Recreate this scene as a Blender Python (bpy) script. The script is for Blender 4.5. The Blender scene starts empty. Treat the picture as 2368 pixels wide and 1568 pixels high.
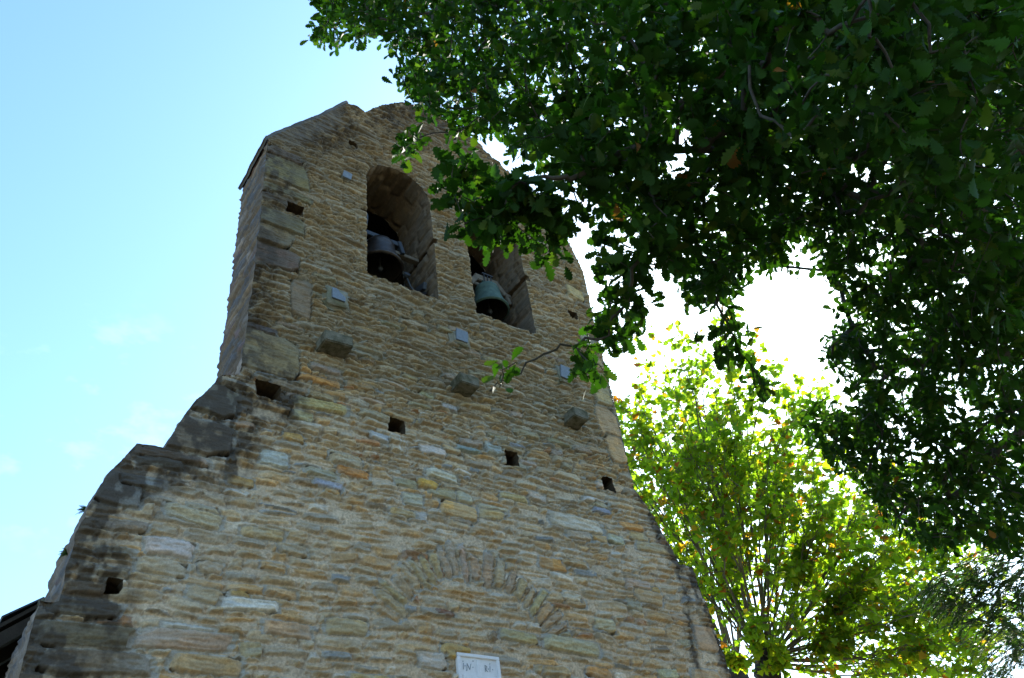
import bpy, math, random
import numpy as np
from mathutils import Vector, Matrix
from mathutils.geometry import tessellate_polygon

scene = bpy.context.scene
col = scene.collection

# ------------------------------------------------------------------ camera
CAM_RIGHT = (0.82150656, -0.5560202, -0.12636655)
CAM_UP = (-0.29420255, -0.60316864, 0.74137201)
CAM_FWD = (0.48843815, 0.57186461, 0.65908956)
CAM_POS = (0.0, -7.0, 1.6)
cam_d = bpy.data.cameras.new('camera')
cam_d.sensor_width = 36.0
cam_d.lens = 1850.0 / 2367.0 * 36.0
cam_d.clip_start = 0.05
cam_d.clip_end = 5000
cam = bpy.data.objects.new('camera', cam_d)
col.objects.link(cam)
cam.matrix_world = Matrix(((CAM_RIGHT[0], CAM_UP[0], -CAM_FWD[0], CAM_POS[0]),
                           (CAM_RIGHT[1], CAM_UP[1], -CAM_FWD[1], CAM_POS[1]),
                           (CAM_RIGHT[2], CAM_UP[2], -CAM_FWD[2], CAM_POS[2]), (0, 0, 0, 1)))
scene.camera = cam

# ------------------------------------------------------------------ sky, sun, exposure
SUN_EL, SUN_AZ = math.radians(38), math.radians(66)   # azimuth from +y (into the wall) towards +x
SKY_STRENGTH, SUN_STRENGTH, EXPOSURE = 0.14, 5.0, 1.68
sun_dir = Vector((math.sin(SUN_AZ) * math.cos(SUN_EL), math.cos(SUN_AZ) * math.cos(SUN_EL), math.sin(SUN_EL)))
w = bpy.data.worlds.new('World')
scene.world = w
w.use_nodes = True
nt = w.node_tree
nt.nodes.clear()
def N(tree, typ, **kw):
    n = tree.nodes.new(typ)
    for k, v in kw.items():
        setattr(n, k, v)
    return n
wo = N(nt, 'ShaderNodeOutputWorld')
bg = N(nt, 'ShaderNodeBackground')
sky = N(nt, 'ShaderNodeTexSky', sky_type='NISHITA', sun_disc=False)
sky.sun_elevation, sky.sun_rotation = SUN_EL, SUN_AZ
sky.altitude, sky.air_density, sky.dust_density, sky.ozone_density = 200, 1.0, 1.2, 0.7
tc = N(nt, 'ShaderNodeTexCoord')
mp = N(nt, 'ShaderNodeMapping')
mp.inputs['Scale'].default_value = (7.0, 7.0, 13.0)
cn = N(nt, 'ShaderNodeTexNoise')
cn.inputs['Scale'].default_value = 2.2
cn.inputs['Detail'].default_value = 7
cn.inputs['Roughness'].default_value = 0.58
cr = N(nt, 'ShaderNodeValToRGB')
cr.color_ramp.elements[0].position, cr.color_ramp.elements[1].position = 0.54, 0.78
dt = N(nt, 'ShaderNodeVectorMath', operation='DOT_PRODUCT')
dt.inputs[1].default_value = Vector((0.80, 0.42, 0.42)).normalized()   # the bank of bright cloud stands here
dr = N(nt, 'ShaderNodeMapRange')
dr.inputs['From Min'].default_value, dr.inputs['From Max'].default_value = 0.80, 1.0
dr.inputs['To Min'].default_value, dr.inputs['To Max'].default_value = 0.0, 0.12
ad = N(nt, 'ShaderNodeMath', operation='ADD', use_clamp=True)
mx = N(nt, 'ShaderNodeMixRGB')
mx.inputs['Color2'].default_value = (9.0, 9.3, 9.6, 1)
L = nt.links.new
L(tc.outputs['Generated'], mp.inputs['Vector'])
L(mp.outputs['Vector'], cn.inputs['Vector'])
L(tc.outputs['Generated'], dt.inputs[0])
L(dt.outputs['Value'], dr.inputs['Value'])
cm = N(nt, 'ShaderNodeMath', operation='MULTIPLY')
cm.inputs[1].default_value = 0.08
L(cn.outputs['Fac'], cr.inputs['Fac'])
L(cr.outputs['Color'], cm.inputs[0])
dw = N(nt, 'ShaderNodeVectorMath', operation='DOT_PRODUCT')
dw.inputs[1].default_value = Vector((0.098, 0.926, 0.642)).normalized()               # a few thin wisps low on the left
wr = N(nt, 'ShaderNodeMapRange', interpolation_type='SMOOTHSTEP')
wr.inputs['From Min'].default_value, wr.inputs['From Max'].default_value = 0.985, 0.998
wm = N(nt, 'ShaderNodeMath', operation='MULTIPLY')
L(tc.outputs['Generated'], dw.inputs[0])
L(dw.outputs['Value'], wr.inputs['Value'])
L(cm.outputs['Value'], wm.inputs[0])
L(wr.outputs['Result'], wm.inputs[1])
L(wm.outputs['Value'], ad.inputs[0])
L(dr.outputs['Result'], ad.inputs[1])
L(ad.outputs['Value'], mx.inputs['Fac'])
hue = N(nt, 'ShaderNodeVectorMath', operation='MULTIPLY')
hue.inputs[1].default_value = (0.74, 0.99, 1.10)      # clear, slightly cyan autumn sky
L(sky.outputs['Color'], hue.inputs[0])
L(hue.outputs['Vector'], mx.inputs['Color1'])
L(mx.outputs['Color'], bg.inputs['Color'])
bg.inputs['Strength'].default_value = SKY_STRENGTH
L(bg.outputs['Background'], wo.inputs['Surface'])
sd = bpy.data.lights.new('sun', 'SUN')
sd.energy, sd.angle, sd.color = SUN_STRENGTH, math.radians(0.53), (1.0, 0.95, 0.86)
so = bpy.data.objects.new('sun', sd)
col.objects.link(so)
so.rotation_euler = (-sun_dir).to_track_quat('-Z', 'Y').to_euler()
so.location = (30, 20, 30)
vs_ = scene.view_settings
vs_.view_transform, vs_.look, vs_.gamma, vs_.exposure = 'Standard', 'None', 1.0, EXPOSURE
vs_.use_curve_mapping = False
try:
    scene.cycles.max_bounces, scene.cycles.transparent_max_bounces = 8, 8
    scene.cycles.diffuse_bounces, scene.cycles.transmission_bounces = 4, 6
except Exception:
    pass

# ------------------------------------------------------------------ helpers
def tag(o, label=None, cat=None, group=None, kind=None):
    if label: o['label'] = label
    if cat: o['category'] = cat
    if group: o['group'] = group
    if kind: o['kind'] = kind
    return o

def empty(name, loc=(0, 0, 0)):
    o = bpy.data.objects.new(name, None)
    o.location = loc
    o.empty_display_size = 0.2
    col.objects.link(o)
    return o

def mesh_np(name, verts, quads=None, tris=None, colors=None, mats=(), parent=None, smooth=True, mat_idx=None, polys=None):
    """links one mesh object built from numpy arrays (world coordinates; a parent Empty keeps them)"""
    verts = np.asarray(verts, np.float32).reshape(-1, 3)
    me = bpy.data.meshes.new(name)
    loops, tot = [], []
    if quads is not None and len(quads):
        q = np.asarray(quads, np.int32); loops.append(q.ravel()); tot.append(np.full(len(q), 4, np.int32))
    if tris is not None and len(tris):
        t = np.asarray(tris, np.int32); loops.append(t.ravel()); tot.append(np.full(len(t), 3, np.int32))
    for p in (polys or ()):
        loops.append(np.asarray(p, np.int32)); tot.append(np.array([len(p)], np.int32))
    loops = np.concatenate(loops); tot = np.concatenate(tot)
    start = np.concatenate([[0], np.cumsum(tot)[:-1]]).astype(np.int32)
    me.vertices.add(len(verts)); me.vertices.foreach_set('co', verts.ravel())
    me.loops.add(len(loops)); me.loops.foreach_set('vertex_index', loops)
    me.polygons.add(len(tot)); me.polygons.foreach_set('loop_start', start); me.polygons.foreach_set('loop_total', tot)
    me.polygons.foreach_set('use_smooth', np.full(len(tot), bool(smooth)))
    if mat_idx is not None:
        me.polygons.foreach_set('material_index', np.asarray(mat_idx, np.int32))
    if colors is not None:
        a = me.color_attributes.new('Col', 'FLOAT_COLOR', 'POINT')
        c = np.ones((len(verts), 4), np.float32); c[:, :3] = colors
        a.data.foreach_set('color', c.ravel())
    me.update(calc_edges=True)
    me.validate()
    for m in mats: me.materials.append(m)
    o = bpy.data.objects.new(name, me)
    col.objects.link(o)
    if parent is not None:
        o.parent = parent
        o.matrix_parent_inverse = Matrix.Translation(-parent.location) if parent.parent is None and parent.type == 'EMPTY' else Matrix()
    return o

class MB:
    """collects boxes, tubes and lathes and links them as one mesh"""
    def __init__(s): s.v, s.f = [], []
    def add(s, verts, faces):
        k = len(s.v); s.v += [tuple(v) for v in verts]; s.f += [tuple(i + k for i in f) for f in faces]
        return s
    def box(s, c, h, rot=None, bev=0.0):
        c = Vector(c); R = rot or Matrix.Identity(3); hx, hy, hz = h
        if bev <= 0:
            vs = [c + R @ Vector((x * hx, y * hy, z * hz)) for x in (-1, 1) for y in (-1, 1) for z in (-1, 1)]
            return s.add(vs, [(0, 1, 3, 2), (4, 6, 7, 5), (0, 4, 5, 1), (2, 3, 7, 6), (0, 2, 6, 4), (1, 5, 7, 3)])
        import bmesh
        bm = bmesh.new(); bmesh.ops.create_cube(bm, size=2)
        for v in bm.verts: v.co = Vector((v.co.x * hx, v.co.y * hy, v.co.z * hz))
        bmesh.ops.bevel(bm, geom=bm.edges[:], offset=bev, segments=2, affect='EDGES')
        bm.verts.index_update()
        s.add([c + R @ v.co for v in bm.verts], [[v.index for v in f.verts] for f in bm.faces]); bm.free()
        return s
    def tube(s, pts, rad, n=8, cap=True):
        pts = [Vector(p) for p in pts]; rad = [rad] * len(pts) if isinstance(rad, (int, float)) else [float(r_) for r_ in rad]
        vs, fs = [], []; ref = Vector((0.31, 0.17, 0.93))
        for i, p in enumerate(pts):
            d = (pts[min(i + 1, len(pts) - 1)] - pts[max(i - 1, 0)]).normalized()
            a = d.cross(ref)
            if a.length < 1e-3: a = d.cross(Vector((1, 0, 0)))
            a.normalize(); b = d.cross(a)
            vs += [p + rad[i] * (math.cos(2 * math.pi * k / n) * a + math.sin(2 * math.pi * k / n) * b) for k in range(n)]
        for i in range(len(pts) - 1):
            for k in range(n):
                fs.append((i * n + k, i * n + (k + 1) % n, (i + 1) * n + (k + 1) % n, (i + 1) * n + k))
        if cap:
            fs.append(tuple(range(n - 1, -1, -1))); fs.append(tuple((len(pts) - 1) * n + k for k in range(n)))
        return s.add(vs, fs)
    def lathe(s, c, prof, n=40, R=None):
        c = Vector(c); R = R or Matrix.Identity(3); vs, fs = [], []
        for r, z in prof:
            vs += [c + R @ Vector((r * math.cos(2 * math.pi * k / n), r * math.sin(2 * math.pi * k / n), z)) for k in range(n)]
        for i in range(len(prof) - 1):
            for k in range(n):
                fs.append((i * n + k, i * n + (k + 1) % n, (i + 1) * n + (k + 1) % n, (i + 1) * n + k))
        return s.add(vs, fs)
    def torus(s, c, R0, r0, R=None, n=40, m=8, a0=0.0, a1=2 * math.pi):
        pts = [Vector(c) + (R or Matrix.Identity(3)) @ Vector((R0 * math.cos(a0 + (a1 - a0) * k / n), R0 * math.sin(a0 + (a1 - a0) * k / n), 0)) for k in range(n + 1)]
        return s.tube(pts, r0, m, cap=False)
    def build(s, name, mat, parent=None, smooth=False):
        o = mesh_np(name, s.v, polys=s.f, mats=[mat], parent=parent, smooth=smooth)
        return o

# ------------------------------------------------------------------ materials
def mat(name, base=(0.5, 0.5, 0.5), rough=0.8, attr=False, noise=((40, 0.25),), bump=0.0, bump_scale=120, metal=0.0, base2=None, spots=None, spec=0.3):
    m = bpy.data.materials.new(name); m.use_nodes = True
    t = m.node_tree; t.nodes.clear(); l = t.links.new
    out = N(t, 'ShaderNodeOutputMaterial'); bs = N(t, 'ShaderNodeBsdfPrincipled')
    tcn = N(t, 'ShaderNodeTexCoord')
    if attr:
        a = N(t, 'ShaderNodeAttribute', attribute_name='Col'); cur = a.outputs['Color']
    else:
        r = N(t, 'ShaderNodeRGB'); r.outputs[0].default_value = (*base, 1); cur = r.outputs[0]
    if base2 is not None:
        nz = N(t, 'ShaderNodeTexNoise'); nz.inputs['Scale'].default_value = spots or 6; nz.inputs['Detail'].default_value = 6
        l(tcn.outputs['Object'], nz.inputs['Vector'])
        rp = N(t, 'ShaderNodeValToRGB'); rp.color_ramp.elements[0].position, rp.color_ramp.elements[1].position = 0.42, 0.62
        l(nz.outputs['Fac'], rp.inputs['Fac'])
        mm = N(t, 'ShaderNodeMixRGB'); mm.inputs['Color2'].default_value = (*base2, 1)
        l(rp.outputs['Color'], mm.inputs['Fac']); l(cur, mm.inputs['Color1']); cur = mm.outputs['Color']
    for sc_, amt in noise:
        nz = N(t, 'ShaderNodeTexNoise'); nz.inputs['Scale'].default_value = sc_; nz.inputs['Detail'].default_value = 5; nz.inputs['Roughness'].default_value = 0.65
        l(tcn.outputs['Object'], nz.inputs['Vector'])
        mr = N(t, 'ShaderNodeMapRange'); mr.inputs['From Min'].default_value, mr.inputs['From Max'].default_value = 0.3, 0.7
        mr.inputs['To Min'].default_value, mr.inputs['To Max'].default_value = 1 - amt, 1 + amt
        l(nz.outputs['Fac'], mr.inputs['Value'])
        mu = N(t, 'ShaderNodeVectorMath', operation='SCALE'); l(cur, mu.inputs[0]); l(mr.outputs['Result'], mu.inputs['Scale']); cur = mu.outputs['Vector']
    l(cur, bs.inputs['Base Color'])
    bs.inputs['Roughness'].default_value = rough; bs.inputs['Metallic'].default_value = metal
    bs.inputs['Specular IOR Level'].default_value = spec
    if bump:
        nz = N(t, 'ShaderNodeTexNoise'); nz.inputs['Scale'].default_value = bump_scale; nz.inputs['Detail'].default_value = 6; nz.inputs['Roughness'].default_value = 0.7
        l(tcn.outputs['Object'], nz.inputs['Vector'])
        b = N(t, 'ShaderNodeBump'); b.inputs['Strength'].default_value = bump; b.inputs['Distance'].default_value = 0.01
        l(nz.outputs['Fac'], b.inputs['Height']); l(b.outputs['Normal'], bs.inputs['Normal'])
    l(bs.outputs['BSDF'], out.inputs['Surface'])
    return m

def leaf_mat(name, trans=0.45, rough=0.42, tint=(1.5, 1.55, 0.5), spec=0.5):
    m = bpy.data.materials.new(name); m.use_nodes = True
    t = m.node_tree; t.nodes.clear(); l = t.links.new
    out = N(t, 'ShaderNodeOutputMaterial'); bs = N(t, 'ShaderNodeBsdfPrincipled'); tr = N(t, 'ShaderNodeBsdfTranslucent')
    a = N(t, 'ShaderNodeAttribute', attribute_name='Col')
    mu = N(t, 'ShaderNodeVectorMath', operation='MULTIPLY'); mu.inputs[1].default_value = tint
    mxs = N(t, 'ShaderNodeMixShader'); mxs.inputs['Fac'].default_value = trans
    l(a.outputs['Color'], bs.inputs['Base Color']); l(a.outputs['Color'], mu.inputs[0]); l(mu.outputs['Vector'], tr.inputs['Color'])
    bs.inputs['Roughness'].default_value = rough; bs.inputs['Specular IOR Level'].default_value = spec
    l(bs.outputs['BSDF'], mxs.inputs[1]); l(tr.outputs['BSDF'], mxs.inputs[2]); l(mxs.outputs['Shader'], out.inputs['Surface'])
    return m

M = {
    'stone': mat('rubble_stone', attr=True, rough=0.92, noise=((9, 0.10), (70, 0.20), (260, 0.16)), bump=0.45, bump_scale=170, spec=0.15),
    'corbel': mat('mossy_stone', (0.15, 0.13, 0.095), 0.95, noise=((14, 0.3), (90, 0.3)), base2=(0.075, 0.066, 0.038), spots=9, bump=0.6, bump_scale=90, spec=0.1),
    'pad': mat('mortar_pad', (0.235, 0.205, 0.155), 0.95, noise=((12, 0.2), (110, 0.25)), base2=(0.16, 0.145, 0.095), spots=7, bump=0.6, bump_scale=120, spec=0.1),
    'slate': mat('slate_face', (0.14, 0.155, 0.18), 0.55, noise=((25, 0.2), (110, 0.15)), bump=0.2, bump_scale=60),
    'plaque': mat('painted_plaque', (0.76, 0.72, 0.73), 0.7, noise=((18, 0.07), (90, 0.06)), bump=0.15, bump_scale=80),
    'ink': mat('engraved_letter', (0.30, 0.31, 0.335), 0.8),
    'bronze': mat('dark_bronze', (0.05, 0.037, 0.03), 0.42, noise=((8, 0.3), (60, 0.2)), metal=0.75, base2=(0.06, 0.05, 0.045), spots=12),
    'verdigris': mat('green_patina', (0.065, 0.10, 0.08), 0.75, noise=((10, 0.25), (70, 0.2)), base2=(0.045, 0.075, 0.062), spots=11),
    'iron': mat('dark_iron', (0.05, 0.05, 0.055), 0.55, metal=0.5),
    'steel': mat('grey_steel', (0.04, 0.043, 0.05), 0.5, metal=0.3),
    'wood': mat('weathered_wood', (0.13, 0.105, 0.08), 0.85, noise=((12, 0.3), (90, 0.25)), bump=0.3, bump_scale=60),
    'darkwood_bellshade': mat('tarred_boards_bell_shade', (0.025, 0.02, 0.017), 0.9, noise=((12, 0.3),)),
    'rooftile': mat('roof_slate', (0.035, 0.037, 0.042), 0.6, noise=((8, 0.3), (50, 0.2)), bump=0.3, bump_scale=50),
    'soffit': mat('brown_soffit', (0.030, 0.021, 0.014), 0.85, noise=((9, 0.3), (60, 0.25))),
    'ground': mat('gravel_ground', (0.19, 0.16, 0.105), 0.95, noise=((1.2, 0.2), (14, 0.25)), base2=(0.09, 0.09, 0.04), spots=0.4, bump=0.4, bump_scale=40),
    'nave': mat('nave_render', (0.09, 0.07, 0.05), 0.95, noise=((3, 0.2), (40, 0.25)), bump=0.5, bump_scale=25),
    'oakleaf': leaf_mat('oak_leaf', 0.36, 0.58, (1.3, 1.9, 0.4), 0.07),
    'planeleaf': leaf_mat('plane_leaf', 0.64, 0.5, (1.9, 2.0, 0.5), 0.2),
    'yewleaf': leaf_mat('yew_needle', 0.45, 0.45, (1.3, 1.8, 0.6), 0.3),
    'oakbark': mat('oak_bark', (0.05, 0.042, 0.033), 0.95, noise=((10, 0.3), (45, 0.3)), bump=0.8, bump_scale=30),
    'planebark': mat('plane_bark', (0.15, 0.14, 0.105), 0.9, noise=((6, 0.25), (40, 0.15)), base2=(0.11, 0.10, 0.075), spots=5, bump=0.3, bump_scale=30),
    'knob_shadetrunk': mat('knob_and_shaded_trunk_bark', (0.05, 0.042, 0.034), 0.95, noise=((8, 0.35), (40, 0.3)), bump=0.9, bump_scale=22),
}

# ------------------------------------------------------------------ value noise
_tab = np.random.default_rng(77).random((256, 256)).astype(np.float32)
def vn(x, y, s=0):
    x = np.asarray(x, np.float32) + 17.3 * s + 100; y = np.asarray(y, np.float32) + 9.7 * s + 100
    xi = np.floor(x).astype(np.int32); yi = np.floor(y).astype(np.int32)
    fx = x - xi; fy = y - yi; fx = fx * fx * (3 - 2 * fx); fy = fy * fy * (3 - 2 * fy)
    x0, x1, y0, y1 = xi & 255, (xi + 1) & 255, yi & 255, (yi + 1) & 255
    return (_tab[y0, x0] * (1 - fx) + _tab[y0, x1] * fx) * (1 - fy) + (_tab[y1, x0] * (1 - fx) + _tab[y1, x1] * fx) * fy
def fbm(x, y, s=0, o=4, g=0.5):
    r = 0; a = 1; t = 0
    for i in range(o):
        r = r + a * vn(np.asarray(x) * 2 ** i, np.asarray(y) * 2 ** i, s + i * 3); t += a; a *= g
    return r / t

# ------------------------------------------------------------------ rubble masonry as a relief
OCHRE, TAN, GREYTAN, RUST, BLUE, PALE, BROWN = (.43, .28, .115), (.39, .31, .195), (.33, .295, .235), (.33, .165, .065), (.20, .235, .275), (.47, .45, .41), (.24, .18, .11)
def smooth(a, b, x): t = np.clip((x - a) / (b - a), 0, 1); return t * t * (3 - 2 * t)
def masonry(us, vs, seed, style, extra=()):
    """relief (metres outwards) and colour of rubble stonework over the grid us x vs; style(v) -> gap, stone height range, skip, palette mix"""
    rng = np.random.default_rng(seed)
    U, V = np.meshgrid(us.astype(np.float32), vs.astype(np.float32))
    warp_u = (fbm(U * 14, V * 20, seed + 1, 3) - .5) * .040 + (vn(U * 55, V * 55, seed + 12) - .5) * .010
    warp_v = (fbm(U * 2, V * 2, seed + 2, 2) - .5) * .05 + (vn(U * 18, V * 26, seed + 5) - .5) * .010 + (vn(U * 50, V * 60, seed + 8) - .5) * .008
    WU, WV = U + warp_u, V + warp_v
    grain = (vn(U * 60, V * 60, seed + 3) - .5)
    ledge = (fbm(U * 4, V * 34, seed + 7, 4, .6) - .5)
    rdg = 1 - np.abs(2 * fbm(U * 5, V * 20, seed + 21, 3, .55) - 1)      # broken, stepped faces
    rdg = (np.floor(rdg * 7 + grain * .5) / 7 - .78)
    H = (fbm(U * 2.2, V * 2.2, seed + 9, 3) - .5) * .024 + grain * .005 + (vn(U * 25, V * 25, seed + 4) - .5) * .010
    H = H.astype(np.float32)
    up = np.clip((V - 6.6) / 1.6, 0, 1)[..., None]
    mort = np.array((.395, .35, .295), np.float32) * (1 - up) + np.array((.27, .23, .17), np.float32) * up
    C = (mort * np.array((1.33, 1.12, .91), np.float32) * (1 + .22 * (fbm(U * 3, V * 3, seed + 6, 4) - .5) + .5 * grain)[..., None]).astype(np.float32)
    C *= (1 + (fbm(U * 1.1, V * 1.1, seed + 31, 3)[..., None] - .5) * np.array((.25, .22, .16), np.float32))
    def draw(u, v, a, b, rot, n, prot, colr, tu, tv, clear=0.0):
        lam = 1.0 if v > 7.4 else .55
        colr2 = np.array(colr) * .5 + np.array(mort[min(max(int(np.searchsorted(vs, v)), 0), len(vs) - 1), 0]) * .55 * rng.uniform(.75, 1.1)
        R = max(a, b) + .06
        i0, i1 = np.searchsorted(us, (u - R, u + R)); rv = (abs(a * math.sin(rot)) + abs(b * math.cos(rot))) + .06
        j0, j1 = np.searchsorted(vs, (v - rv, v + rv))
        if i1 - i0 < 1 or j1 - j0 < 1: return
        sl = (slice(j0, j1), slice(i0, i1))
        du, dv = WU[sl] - u, WV[sl] - v; c, s = math.cos(rot), math.sin(rot)
        x, y = (c * du + s * dv) / a, (-s * du + c * dv) / b
        e1, e2, e3, e4 = rng.normal(0, .10 if clear else .16, 4)
        f = np.maximum(np.maximum((x + e1 * y) * rng.uniform(.98, 1.1), (-x + e2 * y) * rng.uniform(.98, 1.1)), np.maximum(y + e3 * x, -y + e4 * x))
        f = .35 * (np.abs(x) ** n + np.abs(y) ** n) ** (1 / n) + .65 * f
        if clear:
            m = (f > 1) & (f < 1 + clear)
            H[sl][m] = np.minimum(H[sl][m], .004 + .004 * grain[sl][m]); C[sl][m] = mort[sl][m] * (1 + .2 * grain[sl][m])[..., None]
            H[sl][f <= 1] = -1
        for _ in range(2):                                 # knocked-off corners: straight broken edges
            th = rng.uniform(0, 2 * math.pi); f = np.maximum(f, (x * math.cos(th) + y * math.sin(th)) / (rng.uniform(1.02, 1.25) if clear else rng.uniform(.88, 1.2)))
        t = np.clip((1 - f) * min(a, b) / .012, 0, 1); t = t * t * (3 - 2 * t)
        big = b > .13
        hgt = t * (prot + tu * x * .016 + (tv * .010 - (.020 if v > 6.8 else .006)) * y + (ledge[sl] * (.014 if big else .034) + rdg[sl] * (.022 if big else .046)) * lam + (vn(x * 2 + u * 7, y * 2 + v * 7, 11) - .5) * .018)
        gr = (f > 1) & (f < 1 + .018 / min(a, b)); gv = H[sl]; gv[gr & (y < .2) & (gv < .014)] -= (.014 if v > 7.0 else .011)
        m = (f < 1) & (hgt + .002 > H[sl])
        hs = H[sl]; hs[m] = hgt[m] + .002
        cc = np.array(colr, np.float32) * np.array((1.32, 1.12, .92), np.float32) * (1 + (ledge[sl] * (.25 if big else .6) + grain[sl] * .4)[..., None])
        st = np.clip((vn(U[sl] * 3 + u, V[sl] * 22 + v, 13) - .55) * 3, 0, 1)[..., None] * (.25 if big else .3)
        cc = cc * (1 - st) + np.array((.30, .26, .20), np.float32) * st
        pt = smooth(.45, .62, vn(x * 1.6 + u * 5, y * 1.2 + v * 5, 15))[..., None] * .45
        cc = cc * (1 - pt) + np.array(colr2, np.float32) * pt
        edge = np.clip((f - .82) / .18, 0, 1)[..., None] * .30
        cc = cc * (1 - edge) + mort[sl] * edge
        cs = C[sl]; cs[m] = cc[m]
    v = vs[0]
    while v < vs[-1]:
        gap, hmin, hmax, skip, pal, wts = style(v)
        h = rng.uniform(hmin, hmax) * (1.0 if rng.random() > .2 else rng.choice((.6, 1.5)))
        u = us[0] - rng.uniform(0, .4); ph = rng.uniform(0, 9)
        while u < us[-1]:
            wdt = h * (rng.uniform(2.9, 7.4) if v > 7.9 else rng.uniform(1.6, 4.2)) if rng.random() > .17 else h * rng.uniform(1.0, 1.7)
            wdt = min(max(wdt, .06), .52)
            g = gap * rng.uniform(.5, 1.6)
            if rng.random() > skip:
                base = v + .030 * math.sin(u * .9 + v * .8) + rng.uniform(-.016, .016)
                parts = [(base + h / 2, h)]
                if h > .10 and rng.random() < .14:
                    k = rng.uniform(.35, .65); parts = [(base + h * k / 2, h * k), (base + h * k + h * (1 - k) / 2, h * (1 - k))]
                for cv, hh in parts:
                    colr = np.array(pal[rng.choice(len(pal), p=wts)]); sat = .80 if v > 7.4 else .68; colr = (colr * sat + (1 - sat) * colr.mean() * np.array((1.08, 1.0, .90))) * rng.uniform(.82, 1.16)
                    draw(u + wdt / 2, cv, max(.02, wdt / 2 - g / 2), max(.012, hh / 2 * rng.uniform(.82, 1.0) - g / 2 * .8), rng.normal(0, .05), rng.uniform(3.0, 6.5),
                         rng.uniform(.016, .052) * (1 if v > 7.4 else .72), colr, rng.normal(), rng.normal() + .4)
            u += wdt
        v += h
    for e in extra:
        draw(*e)
    return H, C

def style_front(v):
    if v > 7.9:
        return .008, .034, .088, .02, ((.33, .275, .185), (.29, .255, .195), (.34, .26, .14), (.22, .175, .12), (.38, .34, .27)), (.38, .38, .08, .10, .06)
    if v > 6.6:
        return .016, .05, .115, .04, (TAN, GREYTAN, OCHRE, RUST, BLUE, PALE, BROWN), (.40, .28, .14, .03, .04, .05, .06)
    return .026, .065, .15, .06, (TAN, OCHRE, GREYTAN, RUST, BLUE, PALE, BROWN), (.38, .25, .20, .02, .03, .09, .03)
def style_side(v):
    return .016, .07, .19, .04, (GREYTAN, TAN, BLUE, (.30, .24, .26), PALE), (.28, .18, .22, .16, .16)
def style_jamb(v):
    return .010, .12, .30, .02, (GREYTAN, TAN, BROWN), (.5, .35, .15)

# ------------------------------------------------------------------ the bell gable
OUT = [(.40, 0), (.55, 3.2), (.63, 4.13), (.637, 4.737), (.769, 4.749), (.767, 5.127), (.80, 5.60), (.883, 5.915), (1.00, 6.20), (1.084, 6.376), (1.341, 6.396), (1.518, 6.928),
       (1.66, 7.22), (1.794, 7.459), (1.975, 7.54), (1.982, 9.0), (1.985, 9.443), (1.965, 11.0), (1.945, 12.083), (2.30, 12.62), (2.731, 13.259), (3.0, 13.72), (3.205, 14.04), (3.36, 14.03), (3.531, 13.99),
       (3.70, 14.27), (3.849, 14.467), (4.306, 14.95), (4.9, 15.22), (5.6, 15.05), (6.465, 14.40), (7.21, 13.893), (7.816, 12.753), (7.96, 12.10), (7.89, 10.65), (7.85, 8.6), (7.80, 7.447),
       (8.102, 6.944), (8.313, 6.343), (8.564, 6.333), (8.60, 6.0), (8.638, 5.667), (8.688, 4.817), (8.73, 4.3), (8.80, 3.0), (8.95, 0)]
def resample(P, step, closed=True):
    P = [np.array(p, float) for p in P]; o = []
    for i in range(len(P) if closed else len(P) - 1):
        a, b = P[i], P[(i + 1) % len(P)]; k = max(1, int(round(np.linalg.norm(b - a) / step)))
        o += [a + (b - a) * j / k for j in range(k)]
    if not closed: o.append(P[-1])
    return np.array(o)
def roughen(P, amp, seed, freq=6):
    d = np.roll(P, -1, 0) - np.roll(P, 1, 0); d /= np.linalg.norm(d, axis=1)[:, None] + 1e-9
    nrm = np.stack([d[:, 1], -d[:, 0]], 1)
    s = np.cumsum(np.linalg.norm(np.roll(P, -1, 0) - P, axis=1))
    k = (fbm(s * freq, s * 0, seed, 3) - .5) * 2 * amp + (vn(s * 30, s * 0, seed + 2) - .5) * amp * .7
    return P + nrm * k[:, None]
outline = roughen(resample(OUT, .03), .020, 3)
def arch_window(x0, x1, z0, zs, notch_l=False):
    cx, r = (x0 + x1) / 2, (x1 - x0) / 2
    p = [(x0, z0), (x1, z0 - .01), (x1 + .01, 11.22), (x1 + .085, 11.215), (x1 + .085, 11.32), (x1 + .005, 11.325), (x1, zs)]
    p += [(cx + r * math.cos(t), zs + r * .97 * math.sin(t)) for t in np.linspace(0, math.pi, 19)[1:-1]]
    p += [(x0, zs)]
    if notch_l: p += [(x0 + .005, 11.335), (x0 - .10, 11.335), (x0 - .10, 11.28), (x0, 11.275)]
    return p
WIN = [roughen(resample(arch_window(3.545, 4.70, 9.955, 12.17, True), .025), .010, 21, 9), roughen(resample(arch_window(5.365, 6.49, 9.965, 12.17), .025), .010, 22, 9)]
HOLES = [(2.317, 7.43, .155, .115), (3.928, 7.417, .115, .11), (5.633, 7.395, .105, .115), (7.293, 7.405, .105, .12), (2.442, 10.724, .115, .105),
         (3.323, 12.892, .075, .08), (5.001, 12.92, .075, .09), (7.429, 10.79, .10, .09), (1.155, 4.929, .062, .075)]
hr = random.Random(4)
PUT = []
for (x, z, a, b) in HOLES:
    q = [(x - a * hr.uniform(.9, 1.1), z - b * hr.uniform(.85, 1.1)), (x + a * hr.uniform(.8, 1.1), z - b * hr.uniform(.9, 1.1)), (x + a * hr.uniform(.85, 1.05), z + b * hr.uniform(.9, 1.05)), (x - a * hr.uniform(.85, 1.1), z + b * hr.uniform(.9, 1.1))]
    PUT.append(roughen(resample(q, .022), .019, int(x * 10), 13))

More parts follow.
